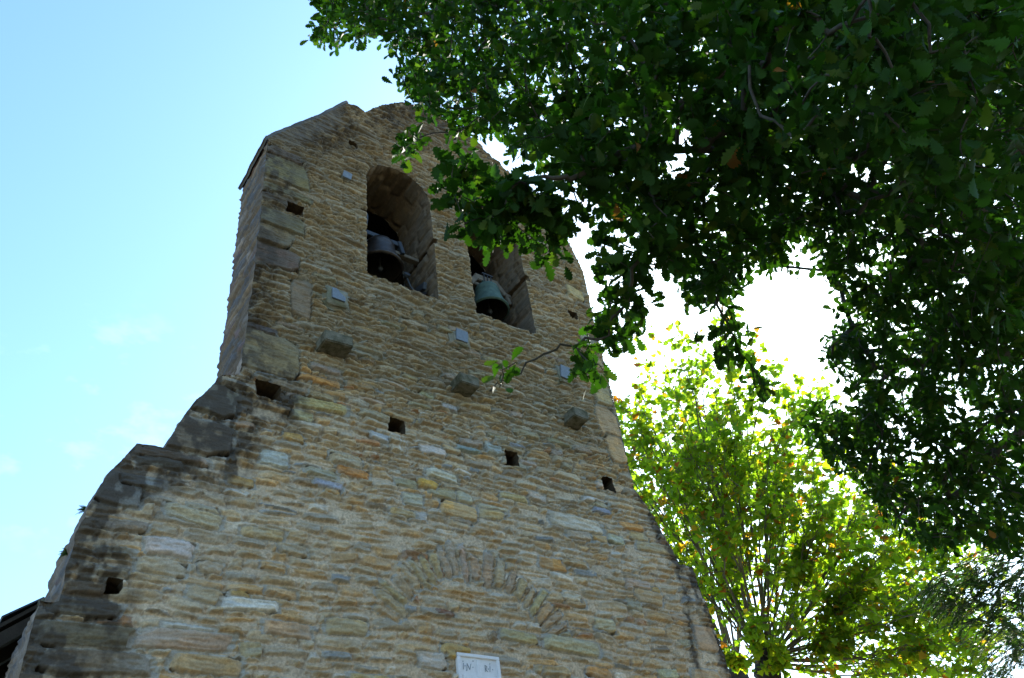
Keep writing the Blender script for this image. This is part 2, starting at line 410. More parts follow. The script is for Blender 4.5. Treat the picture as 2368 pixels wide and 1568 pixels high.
def inside_np(X, Z, P):
    r = np.zeros(X.shape, bool); n = len(P); x2, z2 = P[-1]
    zmin, zmax = P[:, 1].min(), P[:, 1].max()
    for i in range(n):
        x1, z1 = P[i]
        if z1 != z2:
            c = (z1 > Z) != (z2 > Z)
            if c.any(): r ^= c & (X < (x2 - x1) * (Z - z1) / (z2 - z1) + x1)
        x2, z2 = x1, z1
    return r
def nearest_on(P, Q):
    """closest points of closed polygon P to points Q, and distances"""
    A, B = P, np.roll(P, -1, 0); best = np.full(len(Q), 1e9); pt = Q.copy()
    for a, b in zip(A, B):
        d = b - a; t = np.clip(((Q - a) @ d) / max(d @ d, 1e-12), 0, 1); q = a + t[:, None] * d; e = ((Q - q) ** 2).sum(1)
        m = e < best; best[m] = e[m]; pt[m] = q[m]
    return pt, np.sqrt(best)

# particular stones: (u, v, half length, half height, rotation, exponent, relief, colour, tilt u, tilt v, mortar ring)
S = []
sr = random.Random(11)
def st(x, z, a, b, c, rot=0.0, n=4.0, prot=.028, k=.16): S.append((x, z, a, b, rot, n, prot, tuple(v * (.80 if z > 7.8 and x < 3 else .95) * sr.uniform(.92, 1.08) for v in c), sr.gauss(0, .6), sr.gauss(.2, .6), k))
for _ in range(150):                                    # larger blocks breaking up the courses
    zz = sr.uniform(4.0, 9.6); xx = sr.uniform(2.1, 7.7) if zz > 7.4 else sr.uniform(1.3 + (zz - 4) * .2, 8.3 - (zz - 4) * .15)
    if math.hypot(xx - 4.83, zz - 4.48) < 1.75 and zz > 4.75: continue
    st(xx, zz, sr.uniform(.09, .23), sr.uniform(.040, .085) * (1 if zz < 7.4 else .75), sr.choice((TAN, GREYTAN, (.37, .30, .19), OCHRE, (.40, .36, .29), (.31, .27, .21), PALE)) if zz < 7.4 else sr.choice(((.30, .25, .17), (.27, .235, .18), (.33, .29, .22))), sr.gauss(0, .05), sr.uniform(3, 6), sr.uniform(.016, .04), sr.uniform(.06, .25))
ac, az = 4.83, 4.48                                     # relieving arch of voussoirs set on edge
ang = -66
while ang < 62:
    wv = sr.uniform(1.7, 3.1); t = math.radians(ang + wv)
    ri, ro = sr.uniform(1.03, 1.12), sr.uniform(1.38, 1.52)
    rc = (ri + ro) / 2
    st(ac + rc * math.sin(t), az + rc * math.cos(t), (ro - ri) / 2, math.radians(wv) * rc * .88, sr.choice(((.37, .285, .17), (.36, .30, .20), (.35, .30, .225), (.34, .28, .19))), math.pi / 2 - t, 4.6, .034, .18)
    ang += 2 * wv + sr.uniform(.6, 2.0)
QT = (.29, .235, .165); DK = (.13, .115, .095)
for z, b, l, c in ((7.98, .30, .70, (.30, .23, .145)), (8.32, .05, .40, (.13, .13, .14)), (9.02, .32, .28, QT), (9.62, .20, .62, (.17, .14, .11)), (10.02, .20, .50, (.26, .20, .13)), (10.36, .17, .66, (.22, .175, .125)),
                   (10.78, .09, .48, (.23, .19, .14)), (11.0, .08, .75, (.24, .205, .155)), (11.48, .28, .66, (.28, .225, .14)), (11.86, .10, .55, (.15, .135, .115))):
    xo = .52 if abs(z - 9.02) < .1 else 0
    st(1.95 + xo + l / 2, z, l / 2, b, c, sr.gauss(0, .03), 4.5, .020, .05)
for z, b, l, c in ((7.95, .14, .35, OCHRE), (8.58, .30, .42, (.42, .31, .17)), (9.15, .22, .36, (.40, .31, .19)), (8.08, .24, .34, (.43, .30, .16)), (9.8, .12, .45, TAN), (10.25, .14, .35, GREYTAN), (11.4, .15, .4, TAN)):
    st(7.83 - l / 2 - .02, z, l / 2, b, c, sr.gauss(0, .03), 4.5, .020, .12)
for x, z, a, b, c in ((1.05, 4.50, .36, .10, DK), (1.15, 4.30, .42, .10, (.16, .14, .11)), (.98, 4.72, .26, .07, DK), (1.80, 4.55, .40, .085, (.33, .27, .19)), (1.02, 5.86, .22, .17, (.17, .19, .21)), (1.22, 5.98, .20, .06, (.22, .24, .25)), (1.35, 6.22, .22, .05, (.19, .20, .20)),
                      (1.55, 6.62, .42, .20, (.17, .145, .115)), (1.70, 7.12, .30, .20, (.13, .115, .10)), (1.12, 5.50, .20, .05, (.26, .235, .19)), (1.10, 5.24, .16, .04, (.20, .19, .17)), (1.12, 5.06, .14, .042, (.34, .29, .22)),
                      (1.55, 5.36, .22, .085, (.47, .45, .40)), (1.52, 5.16, .22, .07, (.36, .31, .24)), (1.42, 6.32, .36, .05, (.31, .28, .23)), (1.72, 5.72, .27, .075, (.35, .31, .25)), (2.33, 4.93, .27, .055, (.53, .55, .56)), (2.0, 4.36, .30, .08, (.40, .30, .16)),
                      (2.70, 4.75, .24, .07, (.36, .30, .2)), (2.45, 6.55, .16, .085, (.36, .39, .42)), (3.35, 6.62, .20, .055, (.38, .19, .07)), (3.05, 6.38, .17, .05, (.27, .31, .36)), (3.68, 7.20, .13, .06, (.38, .39, .42)), (3.10, 6.30, .1, .03, OCHRE),
                      (5.35, 7.46, .13, .09, (.33, .36, .39)), (2.92, 7.78, .27, .050, (.40, .225, .085)), (2.98, 7.98, .20, .055, (.33, .28, .26)), (3.45, 7.88, .18, .05, (.34, .20, .09)), (2.55, 7.57, .22, .05, (.30, .25, .17)), (2.95, 7.42, .34, .07, (.38, .30, .18)),
                      (4.0, 7.58, .22, .035, (.38, .29, .16)), (5.62, 7.56, .26, .045, (.36, .27, .15)), (4.72, 7.95, .12, .05, (.36, .36, .38)), (4.95, 7.36, .17, .045, (.23, .27, .31)), (5.75, 7.62, .12, .05, (.23, .25, .29)), (7.05, 6.92, .16, .05, (.22, .25, .31)),
                      (6.55, 6.62, .44, .10, (.47, .44, .37)), (4.72, 6.42, .26, .10, (.48, .33, .14)), (4.30, 6.68, .14, .06, (.46, .28, .09)), (7.1, 7.62, .26, .05, (.37, .28, .17)), (6.98, 7.44, .10, .055, (.31, .19, .11)), (4.42, 5.14, .11, .035, (.17, .09, .06)),
                      (7.95, 6.50, .40, .07, (.38, .32, .2)), (8.22, 4.75, .28, .13, (.42, .32, .19)), (8.40, 5.30, .2, .16, (.40, .31, .19)), (7.55, 5.75, .24, .09, TAN), (6.1, 4.95, .40, .085, (.40, .35, .25)), (3.3, 4.85, .22, .075, TAN), (5.35, 4.98, .26, .06, TAN)):
    st(x, z, a, b, c, sr.gauss(0, .03))
for (x, z, a, b) in HOLES[1:4]: st(x + .02, z + b + .05, a * 1.9, .04, (.36, .28, .16))

gable = empty('bell_gable', (4.9, .5, 0))
tag(gable, 'tall rubble stone bell gable with two arched bell openings and stepped shoulders', 'bell gable')

us = np.arange(.36, 9.0, .0088); vs = np.concatenate([np.arange(0, 3.7, .06), np.arange(3.7, 15.35, .0088)])
Hf, Cf = masonry(us, vs, 5, style_front, S)
X, Z = np.meshgrid(us, vs)
keepv = inside_np(X, Z, outline)
for P in WIN + PUT: keepv &= ~inside_np(X, Z, P)
cell = keepv[:-1, :-1] & keepv[1:, :-1] & keepv[:-1, 1:] & keepv[1:, 1:]
used = np.zeros_like(keepv)
used[:-1, :-1] |= cell; used[1:, :-1] |= cell; used[:-1, 1:] |= cell; used[1:, 1:] |= cell
cnt = np.zeros(keepv.shape, np.int8)
cnt[:-1, :-1] += cell; cnt[1:, :-1] += cell; cnt[:-1, 1:] += cell; cnt[1:, 1:] += cell
border = used & (cnt < 4)
Hf = np.where((X > 4.49) & (X < 5.04) & (Z > 3.92) & (Z < 4.725), np.minimum(Hf, -.004), Hf)       # bedded flat behind the plaque
# rounding of the relief towards openings and the outer edge; weathering near the outer edge
def near_dist(P, reach):
    D = np.full(keepv.shape, 9.0, np.float32)
    x0, x1, z0, z1 = P[:, 0].min() - reach, P[:, 0].max() + reach, P[:, 1].min() - reach, P[:, 1].max() + reach
    i0, i1 = np.searchsorted(us, (x0, x1)); j0, j1 = np.searchsorted(vs, (z0, z1))
    sub = (slice(j0, j1), slice(i0, i1)); uu = used[sub]
    q = np.stack([X[sub][uu], Z[sub][uu]], 1)
    if len(q):
        d = nearest_on(P, q)[1]; t = D[sub]; t[uu] = d
    return D
Dout = near_dist(resample(OUT, 9.0), .2)
Dopen = np.minimum.reduce([near_dist(P[::2], .08) for P in WIN + PUT])
Hf *= (1 - .75 * np.clip(1 - np.minimum(Dout, Dopen) / .05, 0, 1) ** 2)
stain_n = fbm(X * 2.3, Z * 1.1, 41, 4); fine_n = fbm(X * 11, Z * 7, 43, 4)
left = smooth(5.0, 3.5, X)
low = left * smooth(7.75, 7.3, Z)
stain = low * smooth(.85, .08, Dout + (stain_n - .5) * .8 - .1 * smooth(5.8, 6.6, Z)) * .95
stain = np.maximum(stain, left * smooth(7.3, 7.7, Z) * smooth(12.4, 11.8, Z) * smooth(.75, .05, Dout + (stain_n - .5) * .9) * .62)
stain = np.maximum(stain, smooth(11.6, 12.6, Z) * smooth(1.5, .05, Dout + (stain_n - .5) * 1.1) * .60 * smooth(7.5, 4.5, X))
stain = np.maximum(stain, smooth(11.2, 12.4, Z) * .22 * smooth(5.5, 3.0, X))
right = smooth(6.8, 7.4, X)
stain = np.maximum(stain, right * smooth(8.0, 7.3, Z) * smooth(.26, .03, Dout + (stain_n - .5) * .35) * .8)
stain = np.maximum(stain, right * smooth(.20, .04, np.abs(X - 8.22 - .12 * np.sin(Z * 2.2)) + (stain_n - .5) * .25) * smooth(6.5, 6.1, Z) * smooth(4.2, 5.0, Z) * .7)
Cf = Cf * (1 - .30 * smooth(7.2, 9.2, Z) * (1 - .35 * smooth(4.5, 7.5, X)))[..., None]      # the upper wall is darker, a little less so to the right
stain = np.clip(stain * (.45 + 1.15 * smooth(.3, .62, fine_n) * (.7 + .6 * vn(X * 40, Z * 34, 47))), 0, .90)[..., None]
Cf = Cf * (1 - stain) + np.array((.060, .046, .036), np.float32) * stain
cem = .8 * (smooth(.36, .10, Dout + (stain_n - .5) * .5 + (fine_n - .5) * .25) * smooth(11.9, 12.3, Z) * smooth(3.3, 3.0, X))     # smooth cement under the coping
Hf = Hf * (1 - .85 * cem) + cem * .012
Cf = Cf * (1 - .8 * cem[..., None]) + np.array((.105, .086, .070), np.float32) * (.6 + .8 * fine_n[..., None]) * .8 * cem[..., None]
drip = smooth(.09, .03, np.abs(X - 3.99)) * smooth(7.3, 7.22, Z) * smooth(6.78, 7.2, Z) * smooth(.45, .65, vn(X * 60, Z * 3, 71))
Cf = Cf * (1 - .6 * drip[..., None]) + np.array((.62, .60, .56), np.float32) * .6 * drip[..., None]
moss = smooth(.55, .7, fbm(X * 3, Z * 6, 61, 4)) * smooth(.14, .02, np.minimum(near_dist(WIN[0], .2), near_dist(WIN[1], .2))) * smooth(10.0, 9.9, Z) * .6
Cf = Cf * (1 - moss[..., None]) + np.array((.11, .11, .05), np.float32) * moss[..., None]
# stitch the border to the outlines
XY = np.stack([X, Z], 2)
bq = XY[border]; bestp = bq.copy(); bestd = np.full(len(bq), 9.0)
for P in [outline] + WIN + PUT:
    m = np.ones(len(bq), bool)
    if P is not outline:
        m = (bq[:, 0] > P[:, 0].min() - .04) & (bq[:, 0] < P[:, 0].max() + .04) & (bq[:, 1] > P[:, 1].min() - .04) & (bq[:, 1] < P[:, 1].max() + .04)
    if m.any():
        p, d = nearest_on(P, bq[m]); k = d < bestd[m]
        idx = np.where(m)[0][k]; bestd[idx] = d[k]; bestp[idx] = p[k]
ok = bestd < .025
bq[ok] = bestp[ok]; XY[border] = bq
vid = np.full(keepv.shape, -1, np.int32); vid[used] = np.arange(used.sum())
VV = [np.stack([XY[used][:, 0], -Hf[used], XY[used][:, 1]], 1)]; CC = [Cf[used]]
QQ = [np.stack([vid[:-1, :-1][cell], vid[:-1, 1:][cell], vid[1:, 1:][cell], vid[1:, :-1][cell]], 1)]
TT = []; nv = len(VV[0])
def add_strip(P, y1, inward, seed, style, dy=.025, tint=None, amp=1.0):
    """walls running back from a closed outline: the sides of the gable, the reveals of its openings"""
    global nv
    n = len(P); s = np.concatenate([[0], np.cumsum(np.linalg.norm(np.roll(P, -1, 0) - P, axis=1))])[:-1]
    ys = np.arange(0, y1 + dy / 2, dy)
    h, c = masonry(ys, s, seed, style)               # (n, len(ys))
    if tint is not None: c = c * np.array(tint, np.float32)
    d = np.roll(P, -1, 0) - np.roll(P, 1, 0); d /= np.linalg.norm(d, axis=1)[:, None] + 1e-9
    nrm = np.stack([d[:, 1], -d[:, 0]], 1)
    a = sum(P[i][0] * P[(i + 1) % n][1] - P[(i + 1) % n][0] * P[i][1] for i in range(n))
    if a < 0: nrm = -nrm                              # now pointing out of the polygon
    if inward: nrm = -nrm
    k = np.clip(ys / .06, 0, 1)[None, :]
    off = (h - .012) * k * amp
    v = np.stack([P[:, 0, None] + nrm[:, 0, None] * off, np.broadcast_to(ys[None, :], off.shape) + .0, P[:, 1, None] + nrm[:, 1, None] * off], 2)
    v[:, 0, 1] = -.004
    m = len(ys); idx = nv + np.arange(n * m).reshape(n, m); nx = np.roll(idx, -1, 0)
    VV.append(v.reshape(-1, 3)); CC.append(c.reshape(-1, 3))
    q = np.stack([idx[:, :-1], nx[:, :-1], nx[:, 1:], idx[:, 1:]], 2).reshape(-1, 4)
    if (a > 0) == inward: q = q[:, ::-1]
    QQ.append(q); nv += n * m
    return idx[:, -1]
add_strip(outline, 1.0, False, 51, style_side, tint=(.36, .35, .39), amp=.6)  # side faces tinted dark and bluish, their shade put into the colour
for i, P in enumerate(WIN): add_strip(P, 1.0, True, 60 + i, style_jamb, tint=(.28, .26, .25), amp=.8)  # reveals and soffits darkened by tint: recess shade painted into the stone
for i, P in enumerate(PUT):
    e = add_strip(P, .75, True, 70 + i, style_jamb, tint=(.16, .14, .12), amp=.4)  # hole walls tinted almost black, the shade inside them is painted
    t = tessellate_polygon([[Vector((p[0], p[1], 0)) for p in P]]); TT.append(e[np.array(t)])
# back face of the gable with the two openings left free
loops_ = [[Vector((p[0], p[1], 0)) for p in Q] for Q in ([outline[::4]] + [w_[::3] for w_ in WIN])]
t = np.array(tessellate_polygon(loops_)); flat = np.array([p for l_ in loops_ for p in l_])
VV.append(np.stack([flat[:, 0], np.full(len(flat), .99), flat[:, 1]], 1)); CC.append(np.tile(np.array([[.25, .22, .18]]), (len(flat), 1)))
TT.append(t + nv); nv += len(flat)
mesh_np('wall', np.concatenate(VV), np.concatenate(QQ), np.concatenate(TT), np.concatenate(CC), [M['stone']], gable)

# coping slabs along the left slope, thin and slightly overhanging
cp = np.array([(1.90, 12.00), (1.93, 12.10), (2.30, 12.655), (2.731, 13.295), (3.0, 13.755), (3.20, 14.085)])
cp = resample(cp, .03, closed=False)
cpn = len(cp); ysg = np.linspace(-.008, 1.03, 44); rows = []
sarr = np.cumsum(np.r_[0, np.linalg.norm(np.diff(cp, axis=0), axis=1)])
for k, yv in enumerate(ysg):
    wob = (fbm(sarr * 5, sarr * 0 + yv * 5, 91, 3) - .5) * .035
    jn = .012 * (np.abs((sarr / .62 + .2 * math.floor(yv * 2)) % 1 - .5) > .47)
    rows.append(np.stack([cp[:, 0] - (.03 + wob) * .7, np.full(cpn, yv), cp[:, 1] + (.03 + wob) * .6 - jn], 1))
top = np.array(rows); bot = top.copy(); bot[:, :, 0] += .040; bot[:, :, 2] -= .030
m_, n_ = top.shape[:2]; idx = np.arange(m_ * n_).reshape(m_, n_)
g = np.stack([idx[:-1, :-1], idx[:-1, 1:], idx[1:, 1:], idx[1:, :-1]], 2).reshape(-1, 4)
ring = np.concatenate([idx[0, :], idx[1:, -1], idx[-1, :-1][::-1], idx[1:-1, 0][::-1]]); rn = np.roll(ring, -1)
off = m_ * n_
q = np.concatenate([g, g[:, ::-1] + off, np.stack([ring, rn, rn + off, ring + off], 1)])
cc = np.tile(np.array([[.10, .092, .085]]), (2 * off, 1)) * (1 + (fbm(np.r_[top[:, :, 2].ravel(), bot[:, :, 2].ravel()] * 6, np.r_[top[:, :, 1].ravel(), bot[:, :, 1].ravel()] * 6, 93) - .5))[:, None]
mesh_np('coping', np.concatenate([top.reshape(-1, 3), bot.reshape(-1, 3)]), q, None, cc, [M['stone']], gable)

def rough_block(name, c, half, seed, m, parent, bev=.03, rot=None, amp=.012, round_top=False):
    import bmesh
    bm = bmesh.new(); bmesh.ops.create_cube(bm, size=2)
    for v in bm.verts: v.co = Vector((v.co.x * half[0], v.co.y * half[1], v.co.z * half[2]))
    bmesh.ops.bevel(bm, geom=bm.edges[:], offset=bev, segments=3, affect='EDGES')
    bmesh.ops.subdivide_edges(bm, edges=bm.edges[:], cuts=2, use_grid_fill=True)
    r = random.Random(seed)
    ph = [r.uniform(0, 9) for _ in range(6)]
    for v in bm.verts:
        p = v.co * 14
        v.co += v.co.normalized() * amp * (math.sin(p.x + ph[0]) * math.cos(p.y * 1.3 + ph[1]) + .6 * math.sin(p.z * 1.9 + p.x * 1.7 + ph[2])) + v.co.normalized() * r.uniform(-.25, .25) * amp
        if round_top and v.co.z > 0: v.co.z -= half[2] * .35 * (v.co.x / half[0]) ** 2
        if rot: v.co = rot @ v.co
        v.co += Vector(c)
    bm.verts.index_update()
    o = mesh_np(name, [v.co[:] for v in bm.verts], polys=[[v.index for v in f.verts] for f in bm.faces], mats=[m], parent=parent, smooth=name != 'corbel')
    bm.free(); return o
for i, (x, z, a) in enumerate(((3.03, 8.30, .20), (4.905, 8.30, .16), (6.81, 8.33, .145))):
    rough_block('corbel', (x, -.10, z), (a * .95, .17, .085), 5 + i, M['corbel'], gable, .014, Matrix.Rotation(.05 * (i - 1), 3, 'Y'), .005, False)
for i, (x, z, a, b) in enumerate(((3.085, 9.235, .10, .095), (4.985, 9.265, .088, .085), (6.855, 9.25, .085, .10), (3.183, 11.875, .065, .06))):
    pd = rough_block('tie_plate', (x, .01 - .02 * (i < 3), z - .03 * (i < 3)), (a * (2.0 if i < 3 else 1.05), .055, b * (2.1 if i < 3 else 1.0)), 15 + i, M['pad'], gable, .052 if i < 3 else .02, None, .016 if i < 3 else .004)
    if i == 0:
        mb = MB().add([(x - .09, -.094, z + .09), (x - .085, -.094, z - .085), (x + .095, -.094, z - .095), (x + .10, -.094, z - .02), (x + .03, -.094, z + .035), (x - .03, -.094, z + .10)], [(0, 1, 2, 3, 4, 5)])
        mb.v += [(p[0], -.06, p[2]) for p in mb.v[:6]]; mb.f += [(k, (k + 1) % 6, (k + 1) % 6 + 6, k + 6) for k in range(6)]
    else:
        mb = MB().box((x, -.088, z), (a * 1.1, .012, b * 1.15), Matrix.Rotation(.04 * i, 3, 'Y') @ Matrix.Rotation(.10, 3, 'X'), .004)
    mb.build('slate_face', M['slate'], pd)
rough_block('kneeler', (.80, 1.13, 4.98), (.08, .14, .25), 31, M['corbel'], gable, .03, None, .015)
# dark boarded chamber behind the openings
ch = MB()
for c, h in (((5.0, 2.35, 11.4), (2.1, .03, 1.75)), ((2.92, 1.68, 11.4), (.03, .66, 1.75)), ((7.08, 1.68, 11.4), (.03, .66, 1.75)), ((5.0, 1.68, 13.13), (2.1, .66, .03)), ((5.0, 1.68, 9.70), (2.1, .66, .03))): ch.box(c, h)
ch.build('boarding', M['darkwood_bellshade'], gable)

# ------------------------------------------------------------------ bells in the openings
def bell(name, label, c, r, h, m, group):
    b = empty(name, c)
    tag(b, label, 'bell', group)
    x, y, z = c
    prof = [(r * .90, .0), (r, .012), (r * 1.0, .03), (r * .93, .06), (r * .91, .075), (r * .83, h * .28), (r * .74, h * .45), (r * .685, h * .62), (r * .66, h * .74), (r * .67, h * .755), (r * .655, h * .78), (r * .665, h * .80), (r * .64, h * .83), (r * .60, h * .92), (r * .50, h * .98), (r * .30, h), (0.002, h)]
    MB().lathe((x, y, z), prof, 56).build('bell_body', m, b, True)
    MB().lathe((x, y, z), [(r * .90, 0), (r * .86, .05), (r * .75, h * .25), (r * .63, h * .5), (r * .58, h * .75), (r * .5, h * .9), (0.002, h - .03)], 56).build('bell_interior', M['darkwood_bellshade'], b, True)  # bell inside coloured near-black to stand in for its shade
    MB().tube([(x, y, z + h * .86), (x, y, z + .06)], .014).lathe((x, y, z - .01), [(0.002, -.05), (.035, -.04), (.05, 0), (.035, .045), (.014, .07)], 16).build('clapper', M['iron'], b, True)
    cr_ = MB()
    for k in range(4):
        a = k * math.pi / 2 + .5
        cr_.tube([(x + .10 * math.cos(a), y + .10 * math.sin(a), z + h - .01), (x + .11 * math.cos(a), y + .11 * math.sin(a), z + h + .07), (x + .03 * math.cos(a), y + .03 * math.sin(a), z + h + .13)], .018, 8)
    cr_.build('crown_loops', m, b, True)
    return b
B1 = bell('church_bell', 'dark bronze bell hanging in the left arched opening', (4.02, .50, 10.76), .36, .58, M['bronze'], 'bells in the gable')
x, y, z = 4.02, .50, 10.88
hs = MB().box((x, y, z + .56), (.33, .055, .05), None, .008)
for s in (-1, 1): hs.box((x + s * .36, y - .02, z + .49), (.035, .05, .13), Matrix.Rotation(-.25 * s, 3, 'Y'), .006)
hs.build('headstock', M['steel'], B1)
wh = MB().torus((x - .43, y - .12, z + .40), .30, .022, Matrix.Rotation(math.pi / 2, 3, 'Y'), 40, 8).torus((x - .43, y - .12, z + .40), .265, .014, Matrix.Rotation(math.pi / 2, 3, 'Y'), 40, 8)
for k in range(6):
    a = k * math.pi / 3; wh.tube([(x - .43, y - .12, z + .40), (x - .43, y - .12 + .29 * math.cos(a), z + .40 + .29 * math.sin(a))], .010, 6)
wh.build('bell_wheel', M['iron'], B1, True)
MB().box((x + .10, y + .03, 11.27), (.60, .05, .035), None, .006).build('bearing_beam', M['wood'], B1)
hm = empty('bell_hammer', (4.55, .38, 10.35))
tag(hm, 'small grey electric striking hammer beside the dark left bell', 'bell hammer')
MB().lathe((4.40, .36, 10.66), [(0.002, -.03), (.05, -.03), (.055, -.02), (.055, .02), (.05, .03), (.002, .03)], 20, Matrix.Rotation(1.2, 3, 'X')).build('hammer_head', M['steel'], hm)
MB().tube([(4.40, .37, 10.64), (4.46, .37, 10.45), (4.52, .36, 10.36)], .014, 8).build('hammer_arm', M['iron'], hm)
MB().box((4.60, .36, 10.42), (.03, .20, .06), Matrix.Rotation(.35, 3, 'X'), .006).box((4.64, .36, 10.32), (.055, .06, .05), None, .006).build('motor_bracket', M['steel'], hm)
B2 = bell('church_bell', 'green patinated bell hanging in the right arched opening', (6.03, .50, 10.71), .335, .56, M['verdigris'], 'bells in the gable')
x, y, z = 6.03, .50, 10.81
yk = MB().box((x, y, z + .60), (.24, .06, .07), None, .012)
for s in (-1, 1):
    yk.box((x + s * .28, y - .01, z + .49), (.05, .055, .13), Matrix.Rotation(-.62 * s, 3, 'Y'), .010)
    yk.box((x + s * .40, y - .01, z + .33), (.035, .05, .13), Matrix.Rotation(-.30 * s, 3, 'Y'), .008)
yk.build('yoke', M['wood'], B2)
sp = MB()
for dx in (-.07, .0, .07): sp.tube([(x + dx, y - .075, z + .46), (x + dx, y - .075, z + .70)], .010, 6)
sp.box((x, y - .07, z + .70), (.11, .02, .012)).build('strap', M['iron'], B2)
MB().box((x - .10, y + .03, 11.27), (.60, .05, .035), None, .006).build('bearing_beam', M['wood'], B2)

# ------------------------------------------------------------------ plaque with raised cross and engraved letters
pq = empty('wall_plaque', (4.775, -.03, 4.35))
tag(pq, 'pale painted stone plaque with raised cross and letters on the gable wall', 'plaque')
yb = -.022
MB().box((4.7625, -.004, 4.33), (.258, .018, .375)).build('back_panel', M['plaque'], pq)
fr = MB()
fr.box((4.7625, -.018, 4.692), (.2625, .022, .0185), None, .005); fr.box((4.7625, -.018, 3.97), (.2625, .022, .0185), None, .005)
for s in (-1, 1): fr.box((4.7625 + s * .242, -.0185, 4.33), (.0205, .0225, .345), None, .005)
fr.build('frame', M['plaque'], pq)
MB().box((4.765, -.016, 4.31), (.028, .018, .345), None, .004).box((4.647, -.0155, 4.462), (.090, .018, .030), None, .004).box((4.885, -.0155, 4.458), (.092, .018, .030), None, .004).build('cross', M['plaque'], pq)
ink = MB(); yi = yb - .0025
def stroke(*p, t=.0028):
    for a, b in zip(p[:-1], p[1:]):
        a, b = Vector((a[0], yi, a[1])), Vector((b[0], yi, b[1])); d = b - a
        ink.box((a + b) / 2, (d.length / 2 + t * .6, .0025, t), Matrix.Rotation(-math.atan2(d.z, d.x), 3, 'Y'))
def dot(x, z): ink.box((x, yi, z), (.0045, .003, .0045), Matrix.Rotation(.6, 3, 'Y'))
stroke((4.578, 4.609), (4.572, 4.548)); dot(4.574, 4.627); dot(4.595, 4.584)
stroke((4.613, 4.546), (4.622, 4.609), (4.649, 4.55), (4.669, 4.61)); dot(4.69, 4.576); dot(4.611, 4.540); dot(4.698, 4.641)
stroke((4.839, 4.546), (4.842, 4.611), (4.864, 4.601), (4.86, 4.584), (4.843, 4.577), (4.866, 4.547)); dot(4.88, 4.576)
stroke((4.904, 4.613), (4.897, 4.549)); dot(4.905, 4.631); dot(4.933, 4.575)
ink.build('lettering', M['ink'], pq)

# ------------------------------------------------------------------ nave behind the gable
nv_ = empty('church_nave', (4.9, 9, 0))
tag(nv_, 'church nave with slate roof and deep brown eaves behind the stone gable', 'church')
y0n, y1n = 1.03, 17.0
wl = MB()
for xs in (.98, 8.55): wl.box((xs, (y0n + y1n) / 2 + .05, 2.35), (.22, (y1n - y0n) / 2 - .1, 2.35))
wl.box((4.765, y1n - .28, 2.35), (3.56, .22, 2.35))
wl.build('wall', M['nave'], nv_)
ex, ez, rx, rz = .10, 4.62, 4.9, 8.80
for s in (-1, 1):
    def mxx(xx): return xx if s < 0 else 2 * 4.9 - xx
    rf = MB(); rr = random.Random(8 + s); dirv = Vector((rx - ex, 0, rz - ez)).normalized(); nn = Vector((-dirv.z, 0, dirv.x)); Ls = math.hypot(rx - ex, rz - ez)
    k = 0; t = 0.0
    while t < Ls:
        for j in range(40):
            ya = y0n + (y1n - y0n) * (j + (.5 if k % 2 else 0)) / 40; yb_ = min(ya + (y1n - y0n) / 40 - .012, y1n)
            a = Vector((ex, ya, ez)) + dirv * t + nn * (.055 + rr.uniform(0, .012)); b = Vector((ex, ya, ez)) + dirv * min(t + .36, Ls) + nn * .036
            P4 = [a, Vector((a.x, yb_, a.z)), Vector((b.x, yb_, b.z)), b]; lo = [p - nn * .016 for p in P4]
            rf.add([(mxx(p.x), p.y, p.z) for p in P4 + lo], [(0, 1, 2, 3), (7, 6, 5, 4), (0, 4, 5, 1), (1, 5, 6, 2), (3, 7, 4, 0)])
        t += .27; k += 1
    rfo = rf.build('roof', M['rooftile'], nv_)
    ang_ = math.atan2(rz - ez, rx - ex)
    mid = Vector(((ex + rx) / 2, (y0n + y1n) / 2, (ez + rz) / 2)) - nn * .012
    MB().box((mxx(mid.x), mid.y, mid.z), (Ls / 2 - .02, (y1n - y0n) / 2 - .01, .016), Matrix.Rotation(-ang_ if s < 0 else ang_, 3, 'Y')).build('eaves_boarding', M['soffit'], rfo)
    ra = MB()
    for j in range(28):
        yy = y0n + .06 + j * .56
        c = Vector((ex + .05, yy, ez)) + dirv * .85 - nn * .085
        ra.box((mxx(c.x), yy, c.z), (.85, .04, .055), Matrix.Rotation(-ang_ if s < 0 else ang_, 3, 'Y'))
    ra.build('rafter', M['soffit'], rfo)

# ------------------------------------------------------------------ ground
gs = 900
gx = np.r_[-gs, -200, -60, np.linspace(-30, 40, 71), 80, 200, gs]; gy = np.r_[-gs, -200, -60, np.linspace(-30, 50, 81), 90, 200, gs]
GX, GY = np.meshgrid(gx, gy); GZ = (fbm(GX * .25, GY * .25, 5, 3) - .5) * .12 * (np.abs(GX) < 60) - .06
gi = np.arange(GX.size).reshape(GX.shape)
tag(mesh_np('ground', np.stack([GX, GY, GZ], 2).reshape(-1, 3), np.stack([gi[:-1, :-1], gi[:-1, 1:], gi[1:, 1:], gi[1:, :-1]], 2).reshape(-1, 4), mats=[M['ground']]), kind='structure')

